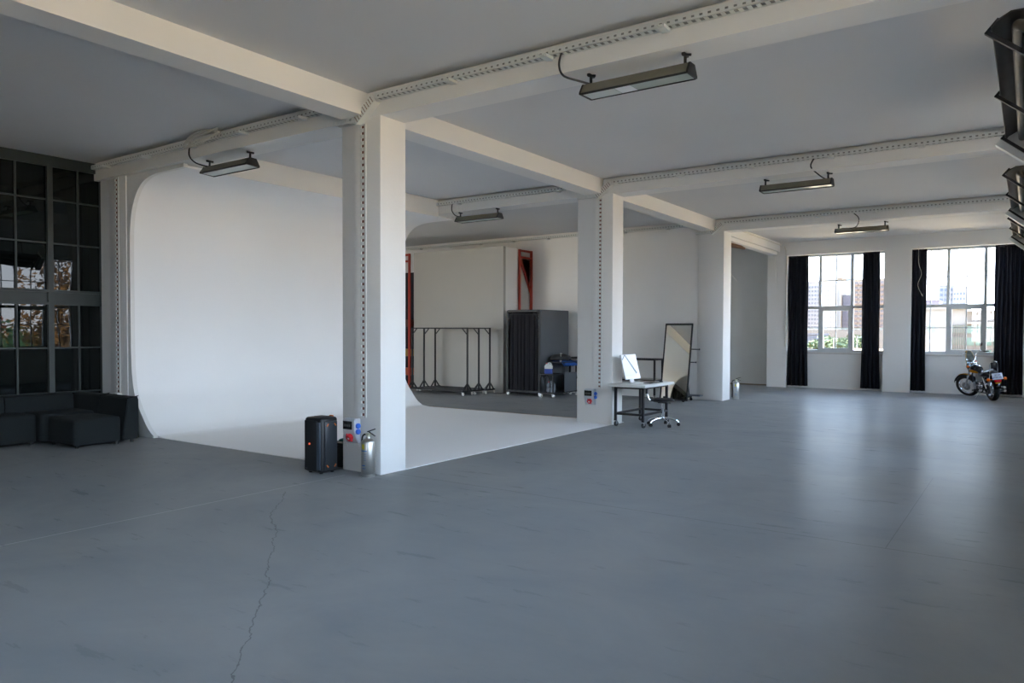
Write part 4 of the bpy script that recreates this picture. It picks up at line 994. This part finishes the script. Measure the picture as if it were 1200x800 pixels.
# engine V-twin
b = nb(); obox(b, (.66, 0, .40), (.34, .24, .20), None, .05, 3); obox(b, (.48, 0, .36), (.22, .20, .18), None, .04, 3); cyl(b, (.62, .11, .40), (.62, .19, .40), .11, 24); cyl(b, (.70, -.11, .40), (.70, -.18, .40), .10, 24); obj('crankcase', b, M_chrome, mc)
for a, x in ((R(22), .70), (R(-22), .60)):
    d = Vector((math.sin(a), 0, math.cos(a))); b = nb(); p = Vector((x, 0, .46))
    for k in range(8): cyl(b, p+d*(.02+.026*k), p+d*(.034+.026*k), .085, 16)
    cyl(b, p, p+d*.23, .06, 14); cyl(b, p+d*.225, p+d*.28, .065, 14); obj('engine_cylinder', b, M_steel, mc)
b = nb(); cyl(b, (.66, -.10, .62), (.66, -.19, .62), .085, 24); obj('air_filter', b, M_chrome, mc)
for s, z in ((-1, .26), (-1, .35)):
    b = nb(); zz = z; tube(b, spline([(.80 if z < .3 else .5, -.06, .62), (.88 if z < .3 else .52, -.16, .50), (.78 if z < .3 else .46, -.19, .33), (.45, -.19, zz-.0), (.1, -.19, zz), (-.30, -.19, zz+.02)], 6), [.020]*18+[.034]*13, 10); obj('exhaust_pipe', b, M_chrome, mc)
# frame, shocks, belt guard, stand, pegs
b = nb()
for s in (-1, 1):
    tube(b, spline([(1.08, s*.02, .88), (.95, s*.08, .60), (.88, s*.10, .30), (.70, s*.11, .22), (.35, s*.11, .24), (.25, s*.11, .45), (.22, s*.10, .64), (-.15, s*.10, .66)], 5), .016, 8)
    tube(b, [(.35, s*.11, .33), (0, s*.11, RW)], .018, 8)
obj('frame', b, M_black, mc)
for s in (-1, 1):
    b = nb(); cyl(b, (.02, s*.13, RW+.02), (.18, s*.13, .66), .022, 12); 
    for k in range(9): f = k/9; p = Vector((.05+.1*f, s*.13, RW+.08+.2*f)); cyl(b, p, p+Vector((.004, 0, .010)), .032, 12)
    obj('shock_absorber', b, M_chrome, mc)
b = nb(); lathe(b, [(.03, 0), (.12, 0), (.125, .008), (.03, .008), (.03, 0)], (0, .10, RW), (0, 1, 0), 28); box(b, (.02, .10, RW+.10), (.5, .12, RW+.125)); box(b, (.02, .10, RW-.125), (.5, .12, RW-.10)); obj('drive_belt', b, M_black, mc)
b = nb(); tube(b, [(.45, .12, .24), (.55, .26, .0)], .012, 8); obj('side_stand', b, M_chrome, mc)
for s in (-1, 1):
    b = nb(); cyl(b, (.55, s*.12, .28), (.55, s*.30, .28), .016, 8); obj('foot_peg', b, M_rubber, mc)
# tail: plate, lamp, indicators
b = nb(); obox(b, (-.37, 0, .60), (.05, .05, .12), (0, R(20), 0)); obj('tail_bracket', b, M_black, mc)
b = nb(); obox(b, (-.40, .0, .70), (.010, .26, .17), (0, R(12), 0), .003); pl = obj('number_plate', b, mat('white_plate', (.62, .66, .75), .35), mc)
b = nb()
for z, y0, n_c in ((.735, -.07, 4), (.675, -.09, 6)):
    for k in range(n_c):
        yy = y0+k*.034+(.012 if k > 1 else 0); xx = -.4075-.0+(z-.70)*-.2125*-1
        box(b, (xx-.002, yy, z-.022), (xx+.001, yy+.005, z+.022)); box(b, (xx-.002, yy+.016, z-.022), (xx+.001, yy+.021, z+.022)); box(b, (xx-.002, yy+.005, z+.014*(-1)**k), (xx+.001, yy+.016, z+.014*(-1)**k+.006))
obj('plate_characters', b, mat('plate_black', (.03, .03, .04), .5), pl, 0)
b = nb(); box(b, (-.418, .105, .625), (-.408, .128, .665)); obj('plate_blue_band', b, mat('plate_blue', (.03, .12, .6), .5), pl, 0)
b = nb(); obox(b, (-.40, 0, .575), (.05, .17, .06), None, .018, 3); obj('tail_lamp', b, M_tail, mc)
b = nb(); obox(b, (-.405, 0, .52), (.03, .13, .03), None, .008, 2); obj('reflector', b, mat('amber_reflector', (.85, .45, .03), .2), mc)
for s in (-1, 1):
    b = nb(); cyl(b, (-.33, s*.06, .62), (-.34, s*.19, .62), .008, 8); bmesh.ops.create_uvsphere(b, u_segments=14, v_segments=8, radius=.040, matrix=Matrix.Translation((-.345, s*.21, .62))); obj('indicator', b, M_mar, mc)

# ------------------------------------------------------------------ outside: ground, street, buildings, trees
M_ground = mat('dusty_street_ground', (.42, .32, .18), .9, amt=.3, scale=.05)
GZ = -4.0
b = nb(); v = [b.verts.new(p) for p in ((-1500, -600, GZ), (1500, -600, GZ), (1500, 2000, GZ), (-1500, 2000, GZ))]; b.faces.new(v); tag(obj('ground', b, M_ground, None, 0), 'street level ground outside the windows', 'ground', kind='structure')
b = nb(); box(b, (-17.2, YB-.25, GZ), (.95, 23.25, -.26)); struct('wall_foundation', b, M_greywall)
def tower(name, x0, x1, y, z1, wallc, winc, cols, rows, zw0, zw1, label, depth=18, balc=False, ww=.55, hh=.5, group=None, extra=None):
    t = thing(name, label, 'building', ((x0+x1)/2, y, GZ)); t['group'] = 'city buildings seen through the back windows'
    W = x1-x0; b = nb(); box(b, (-W/2, 0, 0), (W/2, depth, z1-GZ)); obj('wall', b, mat(name+'_wall', tuple(1.45*q for q in wallc), .9, amt=.04, scale=.2), t, 0)
    b = nb(); cw = W/cols; rh = (zw1-zw0)/rows
    for j in range(rows):
        for i in range(cols):
            cx = -W/2+cw*(i+.5); cz = zw0-GZ+rh*(j+.5)
            box(b, (cx-cw*ww/2, -.12, cz-rh*hh/2), (cx+cw*ww/2, .0, cz+rh*hh/2))
    o = obj('windows', b, mat(name+'_glass', winc, .4, amt=.1), t, 0); o['kind'] = 'stuff'
    b = nb(); box(b, (-W/2-.2, -.3, z1-GZ), (W/2+.2, depth, z1-GZ+.5)); obj('parapet', b, mat(name+'_wall', wallc), t, 0)
    if balc:
        b = nb()
        for j in range(rows):
            cz = zw0-GZ+rh*j
            for i in range(cols):
                cx = -W/2+cw*(i+.5); box(b, (cx-cw*.4, -1.3, cz), (cx+cw*.4, -.1, cz+rh*.34))
        o = obj('balconies', b, mat(name+'_balcony', (.095, .07, .06), .9), t, 0); o['kind'] = 'stuff'
    return t
tower('apartment_tower', -152, -123.6, 560, 38, (0.091, 0.088, 0.091), (0.033, 0.036, 0.044), 14, 14, -4, 36, 'white apartment tower with a grid of windows, far left in the left back window')
tower('glass_tower', -198, -165.7, 900, 112, (0.116, 0.127, 0.138), (0.072, 0.094, 0.105), 8, 34, -4, 112, 'pale glass high-rise rising above the others in the left back window', hh=.35)
tower('white_slab', -114.5, -105.6, 522, 36.5, (0.116, 0.110, 0.102), (0.036, 0.039, 0.050), 5, 13, -4, 34, 'plain white slab building with one dark window strip in the left back window', ww=.22)
tower('beige_tower', -121.5, -117.4, 602, 43, (0.099, 0.077, 0.055), (0.061, 0.047, 0.039), 2, 16, -4, 42, 'narrow beige tower behind the white slab')
tower('lilac_tower', -117.0, -110.2, 604, 30, (0.055, 0.050, 0.055), (0.039, 0.033, 0.044), 6, 12, -4, 29, 'grey-lilac tower block between the white slab and balcony block', hh=.6)
tower('balcony_block', -95.2, -75, 520, 36, (0.091, 0.074, 0.061), (0.041, 0.036, 0.044), 5, 13, -4, 35.5, 'beige apartment block with rows of balconies in the left back window', balc=True, ww=.7)
tower('stepped_office', -49.8, -41.9, 562, 33, (0.094, 0.096, 0.102), (0.033, 0.047, 0.072), 3, 11, -4, 32, 'white and blue office block in the right back window', hh=.55, ww=.7)
tower('white_office', -41.4, -34.4, 556, 31.5, (0.116, 0.116, 0.116), (0.041, 0.052, 0.077), 4, 10, -4, 29, 'white office block with small windows in the right back window')
tower('lilac_house', -42.5, -35.5, 400, 17, (0.066, 0.061, 0.077), (0.039, 0.039, 0.055), 4, 6, -4, 16, 'low lilac-grey building beside the white office')
tower('grey_depot', -70, -60, 268, 1.1, (0.041, 0.042, 0.050), (0.030, 0.033, 0.041), 4, 2, -3.5, .6, 'low dark grey depot building below the white apartment tower')
# near office block with green glazing
of = thing('office_block', 'near cream office block with green glass filling the right back window', 'building', (-9.5, 222, GZ)); of['group'] = 'city buildings seen through the back windows'
cream = mat('cream_facade', (0.127, 0.118, 0.105), .9, amt=.05, scale=.2); beige = mat('beige_stone', (0.083, 0.069, 0.055), .9, amt=.05, scale=.3); grn = mat('green_glazing', (0.028, 0.061, 0.047), .15, amt=.3, scale=.6)
b = nb(); box(b, (-15.5, 0, 0), (-7.8, 20, 11.9)); box(b, (-7.8, .4, 0), (-4.1, 20, 11.9)); obj('wall', b, cream, of, 0)
b = nb(); box(b, (-4.1, .2, 0), (14, 20, 11.3)); obj('wall', b, beige, of, 0)
b = nb(); box(b, (-15.7, -.4, 11.9), (-4.0, 20, 12.4)); box(b, (-4.1, -.4, 11.2), (14, 20, 11.5)); box(b, (-4.1, -.7, 8.1), (14, .2, 8.6)); obj('cornice', b, cream, of, 0)
b = nb()
for k in range(3):
    z = 5.9-3.05*k
    for i in range(7): box(b, (-7.6+i*.52, .3, z-.1), (-7.3+i*.52, .42, z+1.9))
    for i in range(9): box(b, (-3.8+i*1.9, .05, z-.2), (-2.3+i*1.9, .22, z+1.7))
o = obj('green_windows', b, grn, of, 0); o['kind'] = 'stuff'
b = nb()
for i in range(8): box(b, (-7.8+i*.52-.02, -.1, 0), (-7.8+i*.52+.16, .4, 8))
for i in range(10): box(b, (-4.15+i*1.9, -.15, 0), (-3.95+i*1.9, .2, 8.1))
o = obj('pilaster_strips', b, beige, of, 0); o['kind'] = 'stuff'
b = nb()
for i in range(4): box(b, (-14.6+i*1.0, -.05, 5.9), (-14.1+i*1.0, .02, 7.9))
o = obj('small_windows', b, mat('pale_green_glazing', (0.072, 0.099, 0.083), .3), of, 0); o['kind'] = 'stuff'
# retaining wall with hedge
rw = thing('retaining_wall', 'brown-grey retaining wall with a railing above the street trees', 'wall', (-58, 300, GZ))
b = nb(); box(b, (-32, 0, 0), (28, 6, 6.9)); obj('wall_face', b, mat('brown_grey_masonry', (.10, .085, .07), .95, amt=.2, scale=.3), rw, 0)
b = nb(); box(b, (-32, -.2, 7.3), (28, 0, 7.42))
for i in range(40): box(b, (-32+i*1.5, -.2, 6.9), (-31.9+i*1.5, 0, 7.3))
obj('railing', b, mat('pale_teal_railing', (.2,.27,.26), .6), rw, 0)
def leafball(name, m, c, s, n=240, leaf=.5, par=None, seed=0):
    rnd = random.Random(seed); b = nb()
    for i in range(n):
        d = Vector((rnd.gauss(0, 1), rnd.gauss(0, 1), rnd.gauss(0, 1))).normalized(); k = rnd.random()**.4
        p = Vector(c)+Vector((d.x*s[0], d.y*s[1], d.z*s[2]))*k*(1+.25*math.sin(3*d.x+5*d.z+seed))
        u = Vector((rnd.gauss(0, 1), rnd.gauss(0, 1), rnd.gauss(0, 1))).normalized(); v = u.orthogonal().normalized(); l = leaf*(.6+.8*rnd.random())
        q = [b.verts.new(p+u*l), b.verts.new(p+v*l*.5), b.verts.new(p-u*l), b.verts.new(p-v*l*.5)]; b.faces.new(q)
    o = obj(name, b, m, par, 0); o['kind'] = 'stuff'; return o
def tree(x, y, h, rad, m, label, leaf=.4, n=500, group='street trees outside', seed=1, trunk=.3):
    t = thing('tree', label, 'tree', (x, y, GZ), group=group); rnd = random.Random(seed)
    b = nb(); tube(b, spline([(0, 0, 0), (.1, 0, h*.25), (-.05, .1, h*.5), (.1, 0, h*.8)], 4), [trunk*.5*(1-.06*i) for i in range(13)], 8)
    for k in range(5):
        a = k*1.3; tube(b, [(0, 0, h*(.3+.08*k)), (math.cos(a)*rad*.4, math.sin(a)*rad*.4, h*(.45+.08*k)), (math.cos(a)*rad*.75, math.sin(a)*rad*.75, h*(.55+.08*k))], [trunk*.2, trunk*.12, trunk*.05], 6)
    obj('trunk', b, mat('bark', (.10, .075, .055), .95, amt=.3), t)
    leafball('foliage', m, (0, 0, h*.62), (rad, rad, h*.38), n, leaf, t, seed); return t
Lg = mat('green_leaves', (.04, .06, .02), .8, amt=.4, scale=2); Ly = mat('yellow_leaves', (.22, .17, .02), .8, amt=.4, scale=2); Lo = mat('ochre_leaves', (.17, .09, .025), .8, amt=.5, scale=1.5); Lr = mat('russet_leaves', (.20, .05, .02), .8, amt=.5, scale=1.5); Lp = mat('pine_green', (.03, .09, .035), .8, amt=.4, scale=2)
for i, (m_, D, h, r_) in enumerate(((-.2165, 255, 4.6, 3.5), (-.2105, 240, 4.2, 3), (-.2060, 262, 4.8, 3.4), (-.1985, 235, 4.2, 3), (-.1920, 250, 4.6, 3.6), (-.186, 240, 4.3, 3), (-.178, 255, 4.8, 3.5), (-.170, 245, 4.5, 3.2), (-.226, 250, 3.2, 3.0))):
    tree(m_*D, D, h, r_*.8, Lg, ('third', 'fourth', 'fifth', 'sixth', 'seventh', 'eighth', 'ninth', 'tenth', 'first')[i]+' green street tree from the left, below the retaining wall', .5, 260, 'street trees below the retaining wall', 10+i)
for i, (m_, D) in enumerate(((-.2275, 205), (-.199, 205), (-.1915, 200), (-.178, 205), (-.170, 200), (-.157, 205), (-.2325, 210))):
    b = nb(); o = leafball('yellow_shrub', Ly, (0, 0, .5), (1.9, 1.2, .75), 140, .35, None, 30+i); o.location = (m_*D, D, GZ); tag(o, ('second', 'third', 'fourth', 'fifth', 'sixth', 'seventh', 'first')[i]+' yellow autumn shrub from the left along the far street', 'shrub', 'yellow shrubs along the far street', kind='thing')
for i, (m_, D, c) in enumerate(((-.2030, 214, (.5, .5, .5)), (-.1945, 210, (.55, .55, .56)), (-.182, 208, (.22, .2, .34)), (-.2115, 212, (.5, .5, .5)))):
    t = thing('car', ('white car in the far street', 'second white car in the far street', 'lilac-blue car in the far street right of the white ones', 'leftmost white car in the far street')[i], 'car', (m_*D, D, GZ), group='cars in the far street')
    b = nb(); prism(b, [(-2.1, .3), (2.1, .3), (2.15, .8), (1.3, .95), (.7, 1.4), (-1.1, 1.42), (-1.8, .98), (-2.15, .85)], 'y', -.8, .8); obj('body', b, mat('car_paint_%d' % i, c, .3, coat=.5), t)
    for x in (-1.3, 1.3):
        for y in (-.78, .78):
            b = nb(); cyl(b, (x, y-.1, .32), (x, y+.1, .32), .32, 14); obj('wheel', b, M_rubber, t)
for i, (m_, D) in enumerate(((-.2150, 215), (-.2035, 220), (-.1762, 215))):
    t = thing('street_lamp', ('leftmost', 'middle', 'right')[i]+' pale street lamp pole beyond the left back window', 'street lamp', (m_*D, D, GZ), group='street lamps in the far street')
    b = nb(); cyl(b, (0, 0, 0), (0, 0, 3.8+i*.4), .12, 8, .08); obj('pole', b, mat('pale_pole', (.25,.25,.25), .5), t)
    b = nb(); box(b, (-.1, -.1, 3.75+i*.4), (1.1, .1, 3.87+i*.4)); obj('lamp_arm', b, mat('pale_pole', (0, 0, 0)), t, 0)
# trees beyond the side windows; seen only as reflections in the dark glass
for i, (x, y, h, r_, m, lab, n, lf_) in enumerate((
    (13, 16.6, 10.6, 1.7, Lo, 'tall ochre tree outside the side windows', 2200, .15),
    (17, 16.4, 6.1, 2.4, Ly, 'yellow-leaved tree outside the side windows', 1800, .15),
    (12.5, 14.0, 5.9, 1.5, Lp, 'dark green pine outside the side windows', 1800, .13),
    (24, 20.5, 6.5, 2.4, Lo, 'second ochre tree, farther out beyond the side windows', 1800, .17),
    (22, 15.8, 6.7, 2.3, Lr, 'russet tree outside the side windows', 1800, .16),
    (15, 1.0, 8.0, 2.8, Ly, 'yellow tree near the front end of the side windows', 1500, .16),
    (14, 8.5, 6.6, 2.6, Lr, 'low russet tree opposite the second side window', 1500, .16),
    (15, 22, 10, 3.0, Lo, 'ochre tree near the back end of the side windows', 1800, .16),
    (27, 12, 7.0, 3.2, Ly, 'distant yellow tree beyond the side windows', 1500, .2))):
    tree(x, y, h, r_, m, lab, lf_, n, 'autumn trees outside the side windows', 50+i)
